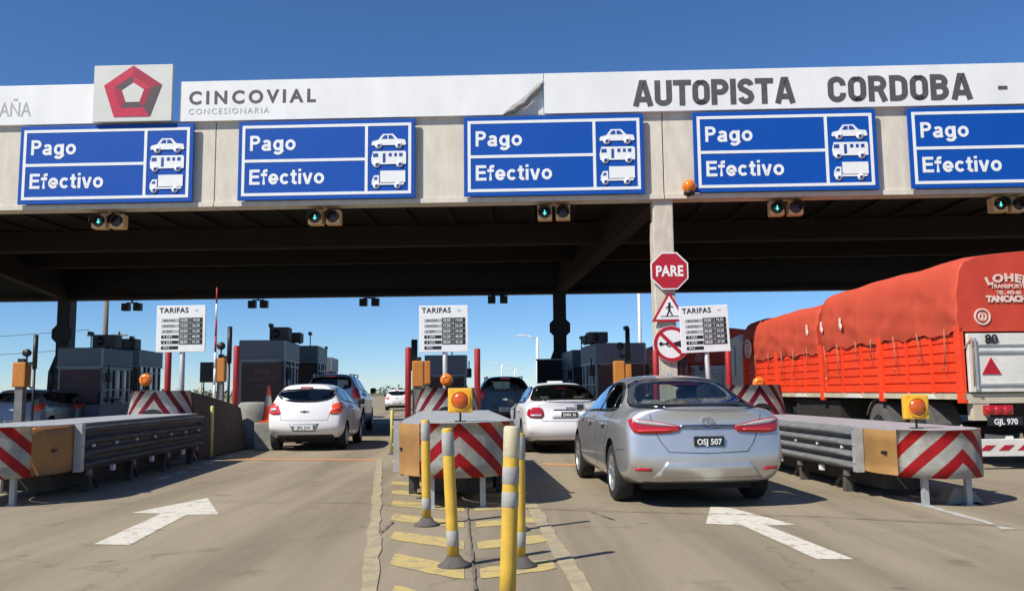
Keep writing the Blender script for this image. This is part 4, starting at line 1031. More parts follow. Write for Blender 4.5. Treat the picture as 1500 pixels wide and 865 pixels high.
# ================================================================== LIGHT POLES
def lpole(label, px, pytop, Y, r=.09, arms=True, m='polew'):
    p = at(px, pytop, Y)
    t = thing('street_lamp', label, 'lamp post', (p.x, Y, 0), 0, 'tall street lamps beyond the plaza')
    bm = bmesh.new(); tube(bm, (0,0,0), (0,0,p.z), r*1.4, r*.8, n=10); obj('pole', bm, m, t)
    for sd in ((-1,) if Y < 100 else (-1, 1)):
        bm = bmesh.new(); tube(bm, (0,0,p.z-.1), (sd*1.1,0,p.z+.2), .05, n=8); box(bm, sd*1.35-.4, sd*1.35+.4, -.15, .15, p.z+.12, p.z+.24, bev=.03); obj('lamp_head', bm, m, t)
lpole('tall white lamp post rising behind the dark rear beam left of the column', 935, 395, 58, .11)
lpole('white lamp post seen just left of the dark rear column', 787, 494, 75, .13)
lpole('distant lamp post above the dark four wheel drive roof', 735, 533, 130, .12)
lpole('distant lamp post between the middle red post and the dark four wheel drive', 754, 540, 150, .12)
p = at(157, 420, 52)
t = thing('utility_pole', 'wooden utility pole with crossarms behind the leftmost booth', 'pole', (p.x, 52, 0))
bm = bmesh.new(); tube(bm, (0,0,0), (0,0,p.z), .20, .13, n=10); obj('pole', bm, 'wood', t)
for z_, w_ in ((4.75, 1.4), (3.6, 1.3)):
    bm = bmesh.new(); box(bm, -1.0, w_, -.2, -.12, z_, z_+.09)
    for x in (-.9, .9): lathe(bm, [(0,0), (.08,.02), (.05,.2), (0,.22)], 'z', 10, 0, (x, -.16, z_+.09))
    obj('crossarm', bm, 'wood', t)
for k, (dz, lb) in enumerate(((4.95, 'upper power line sagging left from the utility pole'), (3.85, 'lower power line sagging left from the utility pole'))):
    bm = bmesh.new(); last = None
    for i in range(21):
        u = i/20; q = Vector((p.x-.9 - u*40, 51.84+u*4, dz + .2 - 3.2*u*(1-u)*.8))
        if last is not None: tube(bm, last, q, .018, n=5, caps=False)
        last = q
    tag(obj('power_line', bm, 'black'), lb, 'cable', 'power lines at the far left')

# ================================================================== CARS
def make_hull(st, capoff, bulge, wheels, cuts, wr=.335, mats=('silver', 'under'), deckc=.9):
    """st rows: y, zb, wb, wm, zm, wsh, zsh, wbt, zbt, wr, zr, zc"""
    bm = bmesh.new(); fr = (-1, -.5, 0, .5, 1)
    def ringpts(r, off=None, off2=None):
        y, zb_, wb, wm, zm, wsh, zsh, wbt, zbt, wrr, zr_, zc_ = r
        o = off or [0]*6
        L = []
        for f in fr: L.append((f*wb, y+o[0], zb_))
        side = [(wm*.985, y+o[1], zb_+.13), (wm, y+o[2], zm), (wsh, y+o[3], zsh), (wbt, y+o[4], zbt)]
        L += side
        for f in fr[::-1]: L.append((f*wrr, y+o[5], zr_ + (zc_-zr_)*(1-abs(f)**2)))
        L += [(-a, b, c) for a, b, c in side[::-1]]
        return L
    rings = []
    for i, r in enumerate(st):
        off = capoff if i == 0 else None
        rings.append([bm.verts.new(p) for p in ringpts(r, off)])
    n = len(rings[0])
    for a, b in zip(rings, rings[1:]):
        for i in range(n):
            j = (i+1) % n; f = bm.faces.new((a[i], b[i], b[j], a[j])); f.smooth = True
            f.material_index = 1 if i < 4 else 0
    def cap(rg, sgn, blg):
        # levels: bottom(0..4), then side pts 5..8 | top 9..13 | left side 14..17
        rows = [rg[0:5]]
        for k in range(4):
            R = rg[5+k]; Lf = rg[17-k]; row = [Lf]
            for f in (-.5, 0, .5):
                x = f*R.co.x; y = R.co.y - sgn*blg*(1-f*f); row.append(bm.verts.new((x, y, R.co.z)))
            row.append(R); rows.append(row)
        rows.append(rg[9:14][::-1])
        for v, f in zip(rows[-1], fr): v.co.y -= sgn*blg*(1-f*f)*.9
        for v, f in zip(rows[0], fr): v.co.y -= sgn*blg*(1-f*f)*.9
        for a, b in zip(rows, rows[1:]):
            for i in range(4):
                f = bm.faces.new((a[i], a[i+1], b[i+1], b[i]) if sgn > 0 else (a[i], b[i], b[i+1], a[i+1])); f.smooth = True
    cap(rings[0], 1, bulge); cap(rings[-1], -1, .14)
    cl = bm.edges.layers.float.get('crease_edge') or bm.edges.layers.float.new('crease_edge')
    def crease(a, b, v):
        e_ = bm.edges.get((a, b))
        if e_: e_[cl] = v
    for k in range(9, 13): crease(rings[0][k], rings[0][k+1], deckc)
    for r0, r1 in zip(rings, rings[1:]):
        for k in (7, 15): crease(r0[k], r1[k], .45)
    for k in (5, 6, 7, 14, 15, 16): crease(rings[0][k], rings[0][k+1], .35)
    bmesh.ops.recalc_face_normals(bm, faces=bm.faces)
    me = bpy.data.meshes.new('h'); bm.to_mesh(me); bm.free()
    for m in (*mats, 'under'): me.materials.append(M[m])
    ob = bpy.data.objects.new('h', me); C.objects.link(ob)
    ss = ob.modifiers.new('s', 'SUBSURF'); ss.levels = 3; ss.render_levels = 3
    bpy.context.view_layer.update(); dg = bpy.context.evaluated_depsgraph_get()
    ev = ob.evaluated_get(dg); bvh = BVHTree.FromObject(ev, dg)
    ms = bpy.data.meshes.new_from_object(ev)
    b2 = bmesh.new(); b2.from_mesh(ms)
    # shape a crease-free hull into a shell and cut the openings
    me2 = bpy.data.meshes.new('h2'); b2.to_mesh(me2); b2.free()
    for m in (*mats, 'under'): me2.materials.append(M[m])
    ob2 = bpy.data.objects.new('h2', me2); C.objects.link(ob2)
    so_ = ob2.modifiers.new('so', 'SOLIDIFY'); so_.thickness = .025; so_.offset = -1; so_.material_offset = 2; so_.material_offset_rim = 2
    cutters = []
    def add_cut(bmc):
        bmesh.ops.recalc_face_normals(bmc, faces=bmc.faces)
        for f in bmc.faces: f.material_index = 1
        mc = bpy.data.meshes.new('c'); bmc.to_mesh(mc); bmc.free()
        for m in (*mats, 'under'): mc.materials.append(M[m])
        oc = bpy.data.objects.new('c', mc); C.objects.link(oc); cutters.append(oc)
        md = ob2.modifiers.new('b', 'BOOLEAN'); md.operation = 'DIFFERENCE'; md.object = oc; md.solver = 'EXACT'
    for (y, z) in wheels:
        for sd in (-1, 1):
            bc = bmesh.new(); lathe(bc, [(0, sd*.5), (wr+.045, sd*.5), (wr+.045, sd*1.3), (0, sd*1.3)], 'x', 36, 0, (0, y, z)); add_cut(bc)
    for ax, outl, lo, hi in cuts:
        bc = bmesh.new(); prism(bc, outl, lo, hi, plane='xz' if ax == 'y' else 'yz'); add_cut(bc)
    bpy.context.view_layer.update(); dg = bpy.context.evaluated_depsgraph_get()
    fin = bpy.data.meshes.new_from_object(ob2.evaluated_get(dg))
    for o in cutters + [ob, ob2]: bpy.data.objects.remove(o)
    return fin, bvh
def mirror(p): return [(-a, b) for a, b in p][::-1]
def rr(x0, x1, z0, z1): return [(x0, z0), (x1, z0), (x1, z1), (x0, z1)]
def wheel(t, x, y, r, w, sd):
    """x is the outer face"""
    wt = obj_wheel_root = None
    bm = bmesh.new(); i = x - sd*w
    pr = [(r*.66, 0), (r*.90, 0), (r*.975, sd*-.02), (r, sd*-.05), (r, sd*-(w-.05)), (r*.975, -sd*(w-.02)), (r*.9, -sd*w), (r*.5, -sd*w), (0, -sd*w)]
    lathe(bm, [(a, b) for a, b in pr], 'x', 36, 0, (x, y, r)); o = obj('wheel', bm, 'rubber', t)
    bm = bmesh.new(); lathe(bm, [(r*.67, -sd*.0), (r*.68, -sd*.012), (r*.63, -sd*.02), (r*.60, -sd*.06)], 'x', 36, 0, (x, y, r))
    n = 7
    for k in range(n):
        a = 2*PI*k/n; c, s_ = math.cos(a), math.sin(a)
        P = []
        for (rad, hw_) in ((r*.08, .025), (r*.64, .034)):
            for q in (-1, 1):
                P.append((y + rad*c - q*hw_*s_, r + rad*s_ + q*hw_*c))
        v0 = [bm.verts.new((x-sd*.012, P[i_][0], P[i_][1])) for i_ in (0, 1, 3, 2)]; v1 = [bm.verts.new((x-sd*.045, P[i_][0], P[i_][1])) for i_ in (0, 1, 3, 2)]
        bm.faces.new(v0); bm.faces.new(v1[::-1])
        for i_ in range(4): bm.faces.new((v0[i_], v1[i_], v1[(i_+1)%4], v0[(i_+1)%4]))
    lathe(bm, [(0, -sd*.005), (r*.14, -sd*.008), (r*.16, -sd*.04)], 'x', 20, 0, (x, y, r))
    obj('rim', bm, 'rim', o)
    bm = bmesh.new(); lathe(bm, [(0, -sd*.07), (r*.60, -sd*.07)], 'x', 28, 0, (x, y, r)); obj('brake_disc', bm, 'under', o)
def window(t, bvh, outl, ax, sd, glassm='glass', fr=.022, name='window', border='frit'):
    """pane with a dark printed border"""
    bm = bmesh.new(); wrap(bm, bvh, grow(outl, .014), ax, sd, .011 if ax == 'y' else .006, .05 if ax == 'y' else .10, .03, 0, inner=grow(outl, -fr), mi_in=1)
    obj(name, bm, [border, glassm], t, fix=False)
def panelp(t, bvh, name, outl, ax, sd, m, off=.008, step=.06, depth=.03):
    bm = bmesh.new(); wrap(bm, bvh, outl, ax, sd, off, step, depth); return obj(name, bm, m, t, fix=False)
def gapline(bm, bvh, pts, ax, sd, w=.007, off=.0025):
    for a, b in zip(pts, pts[1:]):
        a, b = Vector(a), Vector(b); d = (b-a).normalized(); n = Vector((-d.y, d.x))*w/2
        wrap(bm, bvh, [tuple(a+n), tuple(b+n), tuple(b-n), tuple(a-n)], ax, sd, off, .06, .006)
def seats(t, L, z, rear_m='seat', front_m='seatl', yr=1.15, yf=2.25, hw=.55):
    bm = bmesh.new(); box(bm, -hw, hw, yr-.12, yr+.02, z-.35, z-.02, bev=.05); box(bm, -hw, hw, yr, yr+.5, z-.5, z-.35, bev=.05); obj('rear_seat', bm, rear_m, t)
    for x in (-.38, .38):
        bm = bmesh.new(); box(bm, x-.12, x+.12, yr-.10, yr-.02, z-.03, z+.12, bev=.035); obj('headrest', bm, rear_m, t)
        bm = bmesh.new(); box(bm, x-.24, x+.24, yf-.08, yf+.06, z-.5, z+.06, bev=.06); box(bm, x-.24, x+.24, yf, yf+.5, z-.6, z-.45, bev=.05)
        box(bm, x-.13, x+.13, yf-.06, yf+.04, z+.08, z+.24, bev=.04); obj('front_seat', bm, front_m, t)
    bm = bmesh.new(); box(bm, -.68, .68, yf+.95, yf+1.35, z-.45, z-.02, bev=.08); obj('dashboard', bm, 'under', t)

def sedan(label, cat, loc, rz, paint, W=1.0, kind='silver'):
    t = thing('sedan_car', label, cat, loc, rz)
    D = .04
    st = [(.08,.26,.70, .832,.54, .828,.87, .785,1.005, .66,1.050,1.062),
          (.30,.24,.74, .878,.56, .866,.89, .800,1.000, .68,1.062,1.078),
          (.62,.20,.78, .888,.58, .878,.91, .805,1.000, .67,1.078,1.105),
          (1.12,.19,.78,.888,.58, .878,.92, .795,1.000, .575,1.325,1.365),
          (1.42,.19,.78,.888,.58, .878,.92, .795,1.000, .575,1.385,1.425),
          (2.10,.19,.78,.888,.58, .878,.91, .800,.995, .59,1.412,1.458),
          (2.75,.19,.78,.888,.58, .874,.90, .800,.985, .57,1.370,1.410),
          (3.55,.19,.78,.885,.58, .868,.86, .790,.950, .66,1.000,1.035),
          (4.10,.20,.74,.870,.56, .840,.78, .750,.840, .60,.885,.915),
          (4.42,.24,.62,.780,.52, .740,.68, .650,.740, .50,.775,.79)]
    RG = chaikin([(-.69,1.078), (-.66,1.066), (-.40,1.062), (0,1.060), (.40,1.062), (.66,1.066), (.69,1.078), (.61,1.20), (.535,1.338), (.28,1.366), (0,1.374), (-.28,1.366), (-.535,1.338), (-.61,1.20)], 1)
    SWi = chaikin([(1.06,1.02), (2.20,1.005), (2.92,.985), (3.20,.975), (2.98,1.09), (2.62,1.275), (2.30,1.325), (1.90,1.340), (1.50,1.315), (1.18,1.20), (.96,1.07)], 1)
    WS = chaikin([(-.66,1.05), (.66,1.05), (.52,1.35), (-.52,1.35)], 1)
    fin, bvh = make_hull(st, [.08,.0,-.03,.05,.035,.015], .12, ((.93,.33), (3.63,.33)),
        [('y', grow(RG,-.01), .2, 1.6), ('x', grow(SWi,-.01), -1.2, 1.2), ('y', WS, 2.4, 4.6)], mats=(paint, 'under'))
    obj('body', fin, [paint, 'under', 'under'], t, smooth=False)
    window(t, bvh, RG, 'y', -1, name='rear_window', fr=.03)
    window(t, bvh, WS, 'y', 1, name='windscreen')
    for sd in (-1, 1): window(t, bvh, SWi, 'x', sd, name='side_windows', fr=.016)
    for sd in (-1, 1):      # pillar between the doors
        panelp(t, bvh, 'door_pillar', [(1.93,1.0), (2.02,1.0), (2.0,1.35), (1.93,1.35)], 'x', sd, 'frit', .009, .08, .01)
        panelp(t, bvh, 'quarter_pillar', [(1.16,1.0), (1.20,1.0), (1.38,1.29), (1.34,1.29)], 'x', sd, 'frit', .009, .08, .01)
    seats(t, 4.6, 1.02)
    for y in (.93, 3.63):
        for sd in (-1, 1): wheel(t, sd*.872, y, .325, .21, sd)
    # seams
    bm = bmesh.new()
    if kind == 'silver':
        gapline(bm, bvh, [(-.60,.99), (-.575,.86), (-.50,.70), (-.42,.60), (0,.585), (.42,.60), (.50,.70), (.575,.86), (.60,.99)], 'y', -1)
    else:
        gapline(bm, bvh, [(-.60,.99), (-.57,.70), (-.52,.66), (0,.655), (.52,.66), (.57,.70), (.60,.99)], 'y', -1)
    for sd in (-1, 1):
        gapline(bm, bvh, [(1.00,1.0), (1.12,.80), (1.30,.62), (1.36,.32)], 'x', sd)
        gapline(bm, bvh, [(1.98,.99), (1.98,.60), (1.95,.32)], 'x', sd); gapline(bm, bvh, [(3.05,.96), (3.12,.6), (3.05,.32)], 'x', sd)
        gapline(bm, bvh, [(.22,.62), (.56,.60)], 'x', sd)
    obj('panel_gaps', bm, 'seam', t, fix=False)
    for sd in (-1, 1):
        bm = bmesh.new()
        for y in (1.30, 2.28): box(bm, min(sd*.895, sd*.925), max(sd*.895, sd*.925), y, y+.2, .845, .872, bev=.01)
        obj('door_handle', bm, paint, t)
        bm = bmesh.new(); x0, x1 = sorted((sd*.855, sd*1.005)); box(bm, x0, x1, 2.90, 3.03, .965, 1.085, bev=.05); x2, x3 = sorted((sd*.78, sd*.87)); box(bm, x2, x3, 2.94, 3.0, .97, 1.01); h = obj('wing_mirror', bm, paint if kind == 'silver' else 'black', t)
        x0, x1 = sorted((sd*.885, sd*.98)); bm = bmesh.new(); box(bm, x0, x1, 2.892, 2.899, .99, 1.065, bev=.003); obj('mirror_glass', bm, 'under', h)
    if kind == 'silver':
        for sd in (-1, 1):
            A = [(.30,.815), (.50,.845), (.53,.875), (.52,.90), (.60,.925), (.80,.955), (.815,.90), (.79,.80), (.70,.775), (.45,.79)]
            A = [(.32,.800), (.56,.785), (.76,.790), (.80,.85), (.815,.945), (.70,.945), (.45,.905), (.285,.868), (.29,.845)]
            P = A if sd > 0 else mirror(A)
            lamp = panelp(t, bvh, 'tail_light', chaikin(P, 1), 'y', -1, 'redlens', .014, .04, .04)
            B = [(.30,.862), (.50,.872), (.68,.888), (.775,.915), (.775,.938), (.66,.930), (.48,.902)]; P = B if sd > 0 else mirror(B)
            panelp(lamp and t, bvh, 'clear_lens', P, 'y', -1, 'clearlens', .019, .05, .008)
            B = [(.38,.822), (.72,.812), (.74,.826), (.38,.834)]; P = B if sd > 0 else mirror(B)
            panelp(t, bvh, 'lamp_strip', P, 'y', -1, 'redlens2', .018, .05, .006)
            Bq = [(.60,.400), (.76,.405), (.77,.440), (.60,.432)]; P = Bq if sd > 0 else mirror(Bq)
            panelp(t, bvh, 'rear_reflector', P, 'y', -1, 'redlens', .006, .04, .01)
        panelp(t, bvh, 'trunk_garnish', [(-.31,.842), (0,.838), (.31,.842), (.31,.878), (0,.884), (-.31,.878)], 'y', -1, 'garnish', .010, .05, .02)
        panelp(t, bvh, 'lower_bumper', chaikin([(-.52,.40), (-.60,.325), (.60,.325), (.52,.40), (.45,.50), (-.45,.50)][::-1], 0), 'y', -1, paint, .010, .06, .01)
        pl, ch, tx = 'plate_b', 'signw', 'OSJ 507'; pz = .71
        emblem = True
    else:
        for sd in (-1, 1):
            A = [(.50,.72), (.52,.90), (.60,.93), (.74,.93), (.82,.88), (.83,.74), (.70,.715)]; P = A if sd > 0 else mirror(A)
            panelp(t, bvh, 'tail_light', chaikin(P, 1), 'y', -1, 'redlens', .012, .04, .04)
            B = [(.54,.745), (.76,.745), (.77,.79), (.55,.79)]; P = B if sd > 0 else mirror(B)
            panelp(t, bvh, 'clear_lens', P, 'y', -1, 'clearlens', .017, .05, .008)
        panelp(t, bvh, 'plate_recess', [(-.34,.70), (.34,.70), (.36,.87), (-.36,.87)], 'y', -1, paint, .004, .06, .006)
        panelp(t, bvh, 'trunk_garnish', [(-.32,.872), (.32,.872), (.32,.888), (-.32,.888)], 'y', -1, 'seam', .014, .06, .012)
        pl, ch, tx = 'plate_b', 'signw', 'EMM 36'; pz = .785; emblem = True
    y_pl = bvh.ray_cast(Vector((0, -5, pz)), Vector((0, 1, 0)))[0].y
    bm = bmesh.new(); box(bm, -.16, .16, y_pl-.022, y_pl+.01, pz-.052, pz+.052, bev=.004); pp = obj('number_plate', bm, pl, t)
    bm = bmesh.new(); text_bm(bm, tx, .085, 0, pz-.034, y_pl-.023, .92, .002, .003, align='CENTER', space=1.02); obj('plate_characters', bm, ch, pp, fix=False)
    y_e = bvh.ray_cast(Vector((0, -5, .925)), Vector((0, 1, 0)))[0].y
    bm = bmesh.new()
    if kind == 'silver':
        def el(a, b, cz): return [(a*math.cos(2*PI*i/24), cz+b*math.sin(2*PI*i/24)) for i in range(24)]
        ring(bm, el(.068,.046,.925), el(.057,.037,.925), y_e-.016, y_e+.02); ring(bm, el(.022,.040,.925), el(.014,.032,.925), y_e-.019, y_e+.02); ring(bm, el(.044,.016,.945), el(.036,.010,.945), y_e-.0205, y_e+.02)
    else:
        prism(bm, [(-.07,.915), (-.03,.915), (-.03,.925), (.03,.925), (.03,.915), (.07,.915), (.07,.935), (-.07,.935)], y_e-.014, y_e+.02)
    obj('emblem', bm, 'chrome', t)
    bm = bmesh.new(); z_ = bvh.ray_cast(Vector((0, 1.55, 5)), Vector((0, 0, -1)))[0].z
    if kind == 'silver': box(bm, -.02, .02, 1.5, 1.62, z_-.01, z_+.035, bev=.01)
    else: box(bm, -.16, .16, 2.0, 2.25, z_-.0, z_+.05, bev=.01)
    obj('roof_antenna' if kind == 'silver' else 'roof_hatch_lid', bm, paint, t)
    bm = bmesh.new(); box(bm, -.24, .24, 1.13, 1.19, 1.315, 1.335) if kind == 'silver' else box(bm, -.1, .1, 1.13, 1.19, 1.30, 1.32); obj('brake_light', bm, 'redlens', t)
    bm = bmesh.new(); tube(bm, (-.48, .22, .26), (-.48, .55, .27), .03, n=12); box(bm, -.60, .60, .45, 4.1, .17, .24); obj('exhaust_and_underbody', bm, 'under', t)
    return t

def hatch(label, loc, rz, paint, name='hatchback_car', S3=(1,1,1), kind='hatch'):
    t = thing(name, label, 'car', loc, rz)
    st = [(.07,.30,.62, .780,.55, .785,.84, .72,1.10, .50,1.385,1.42),
          (.30,.25,.70, .832,.58, .828,.88, .735,1.08, .545,1.425,1.465),
          (.90,.20,.74, .840,.60, .832,.90, .745,1.05, .56,1.430,1.475),
          (1.70,.19,.74,.840,.60, .832,.89, .750,1.02, .56,1.425,1.475),
          (2.30,.19,.74,.840,.60, .830,.88, .750,1.00, .54,1.380,1.42),
          (3.05,.19,.74,.838,.60, .825,.86, .740,.96, .60,1.03,1.06),
          (3.55,.20,.70,.820,.58, .790,.80, .700,.87, .56,.92,.95),
          (3.85,.26,.58,.72,.52, .68,.68, .60,.76, .46,.80,.81)]
    cap_ = [.10,.0,-.03,.02,.10,.26]; rgy = (.0, 1.0)
    RG = chaikin([(-.52,1.13), (-.30,1.085), (0,1.075), (.30,1.085), (.52,1.13), (.62,1.22), (.60,1.29), (.50,1.325), (0,1.345), (-.50,1.325), (-.60,1.29), (-.62,1.22)], 1)
    if kind == 'suv':
        RG = chaikin([(-.56,1.10), (0,1.09), (.56,1.10), (.53,1.25), (.48,1.36), (0,1.375), (-.48,1.36), (-.53,1.25)], 1); cap_ = [.10,.0,-.02,.03,.06,.15]
    SWi = chaikin([(.62,1.10), (1.70,1.05), (2.55,1.0), (2.70,1.0), (2.45,1.18), (2.18,1.31), (1.85,1.365), (1.20,1.375), (.75,1.36), (.55,1.25)], 1)
    WS = chaikin([(-.62,1.06), (.62,1.06), (.50,1.36), (-.50,1.36)], 1)
    r = .31
    fin, bvh = make_hull(st, cap_, .12, ((.72,.31), (3.25,.31)),
        [('y', grow(RG,-.01), -.3, 1.0), ('x', grow(SWi,-.01), -1.2, 1.2), ('y', WS, 2.0, 4.2)], wr=.31, mats=(paint, 'under'), deckc=.2)
    obj('body', fin, [paint, 'under', 'under'], t)
    window(t, bvh, RG, 'y', -1, 'glassd', name='rear_window', fr=.03); window(t, bvh, WS, 'y', 1, name='windscreen')
    for sd in (-1, 1):
        window(t, bvh, SWi, 'x', sd, 'glassd', name='side_windows', fr=.016)
        panelp(t, bvh, 'door_pillar', [(1.50,1.02), (1.60,1.02), (1.58,1.38), (1.50,1.38)], 'x', sd, 'frit', .009, .08, .01)
    seats(t, 3.9, 1.08, yr=.85, yf=1.85, hw=.52)
    for y in (.72, 3.25):
        for sd in (-1, 1): wheel(t, sd*.825, y, r, .19, sd)
    bm = bmesh.new()
    gapline(bm, bvh, [(-.60,1.08), (-.56,.90), (-.50,.68), (0,.665), (.50,.68), (.56,.90), (.60,1.08)], 'y', -1, .006)
    for sd in (-1, 1):
        gapline(bm, bvh, [(.86,1.04), (.98,.8), (1.10,.6), (1.12,.32)], 'x', sd); gapline(bm, bvh, [(1.56,1.02), (1.54,.6), (1.52,.32)], 'x', sd); gapline(bm, bvh, [(2.62,.97), (2.66,.6), (2.6,.32)], 'x', sd)
    obj('panel_gaps', bm, 'seam', t, fix=False)
    for sd in (-1, 1):
        if kind == 'hatch': A = [(.50,.80), (.56,.92), (.60,1.02), (.70,1.05), (.80,1.04), (.80,.90), (.76,.80)]; 
        else: A = [(.60,.86), (.60,1.06), (.68,1.12), (.80,1.10), (.80,.86)]
        P = A if sd > 0 else mirror(A)
        panelp(t, bvh, 'tail_light', chaikin(P, 1), 'y', -1, 'redlens2' if kind != 'hatch' else ('orangelens' if sd > 0 else 'redlens2'), .012, .04, .05)
        B = [(.60,.86), (.74,.86), (.75,.94), (.63,.94)]; P = B if sd > 0 else mirror(B)
        if kind == 'hatch': panelp(t, bvh, 'inner_lens', P, 'y', -1, 'redlens2' if sd > 0 else 'clearlens', .017, .05, .008)
        bm = bmesh.new()
        for y in (1.12, 1.95): box(bm, min(sd*.845, sd*.872), max(sd*.845, sd*.872), y, y+.18, .86, .885, bev=.01)
        obj('door_handle', bm, paint, t)
        bm = bmesh.new(); x0, x1 = sorted((sd*.83, sd*1.0)); box(bm, x0, x1, 2.50, 2.60, .98, 1.12, bev=.04); obj('wing_mirror', bm, 'black', t)
    pz = .52 if kind == 'hatch' else .60; y_pl = bvh.ray_cast(Vector((0, -5, pz)), Vector((0, 1, 0)))[0].y
    if kind == 'hatch': panelp(t, bvh, 'plate_recess', [(-.24,.43), (.24,.43), (.32,.60), (-.32,.60)], 'y', -1, 'greypaint', .004, .06, .006)
    bm = bmesh.new(); box(bm, -.20, .20, y_pl-.025, y_pl+.01, pz-.055, pz+.055, bev=.004); pp = obj('number_plate', bm, 'plate_w', t)
    bm = bmesh.new(); text_bm(bm, 'JKL 214' if kind == 'hatch' else 'HTB 605', .085, 0, pz-.03, y_pl-.026, 1.0, .001, .003, align='CENTER'); obj('plate_characters', bm, 'letter_grey', pp, fix=False)
    ez = .86; y_e = bvh.ray_cast(Vector((0, -5, ez)), Vector((0, 1, 0)))[0].y
    bm = bmesh.new(); prism(bm, [(-.085,ez-.012), (-.03,ez-.012), (-.03,ez-.028), (.03,ez-.028), (.03,ez-.012), (.085,ez-.012), (.095,ez+.012), (.03,ez+.012), (.03,ez+.028), (-.03,ez+.028), (-.03,ez+.012), (-.095,ez+.012)], y_e-.012, y_e+.03); obj('emblem', bm, 'chrome', t)
    zt2 = 1.385 if kind == 'hatch' else 1.40; yb = bvh.ray_cast(Vector((0, -5, zt2)), Vector((0, 1, 0)))[0]
    yb = yb.y if yb is not None else .3
    bm = bmesh.new(); box(bm, -.13, .13, yb-.02, yb+.03, zt2-.012, zt2+.016, bev=.005); obj('brake_light', bm, 'redlens2', t)
    panelp(t, bvh, 'lower_bumper', [(-.62,.315), (.62,.315), (.60,.36), (-.60,.36)], 'y', -1, 'under', .008, .06, .01)
    bm = bmesh.new(); box(bm, -.60, .60, .40, 3.5, .18, .26); tube(bm, (-.42, .14, .25), (-.42, .5, .27), .03, n=10); obj('exhaust_and_underbody', bm, 'under', t)
    if kind == 'suv':
        for sd in (-1, 1):
            bm = bmesh.new(); zz = bvh.ray_cast(Vector((sd*.50, 1.0, 5)), Vector((0, 0, -1)))[0].z
            box(bm, sd*.50-.018, sd*.50+.018, .30, 2.2, zz+.035, zz+.06, bev=.008)
            for y in (.34, 1.2, 2.1): box(bm, sd*.50-.015, sd*.50+.015, y, y+.05, zz-.02, zz+.04)
            obj('roof_rail', bm, 'pole', t)
    t.scale = S3
    return t
def rear_at(px, Y): p = at(px, 600, Y); return (p.x, Y, 0)
hc = .0
sedan('silver four door sedan, the nearest car, with slanted red tail lights', 'car', rear_at(1036, 9.35), LANE-.028, 'silver')
ws = sedan('white four door sedan queuing just ahead of the silver sedan', 'car', rear_at(834, 17.6), LANE-.01, 'carwhite', kind='white')
hb = hatch('white hatchback with oval rear window in the left lane beside the traffic cone', rear_at(446, 19.2), LANE-.05, 'carwhite')
suv1 = hatch('grey pickup style off road car in front of the white hatchback', rear_at(483, 26.5), LANE-.04, 'pickup', 'off_road_car', (1.10, 1.12, 1.26), 'suv')
suv2 = hatch('dark grey off road car with roof rails ahead of the white sedan', rear_at(741, 27.0), LANE-.02, 'darkpaint', 'off_road_car', (1.08, 1.1, 1.18), 'suv')
lc1 = hatch('blue grey hatchback with dark rear window beyond the guardrail at the far left', rear_at(78, 28.5), LANE, 'bluegrey')
lc2 = copy_tree(lc1, 'pale grey car cut off at the far left edge beyond the guardrail', rear_at(18, 26), LANE)
for ch in kids(lc2):
    if ch.name.startswith('body'): ch.data = ch.data.copy(); ch.data.materials[0] = M['greypaint']
far = copy_tree(hb, 'small distant white car driving away beyond the plaza left of the middle island', rear_at(581, 62), LANE)
far2 = copy_tree(suv2, 'low dark car in shade in front of the leftmost toll booth', rear_at(138, 31), LANE); far2.scale = (1, 1, 1.0)

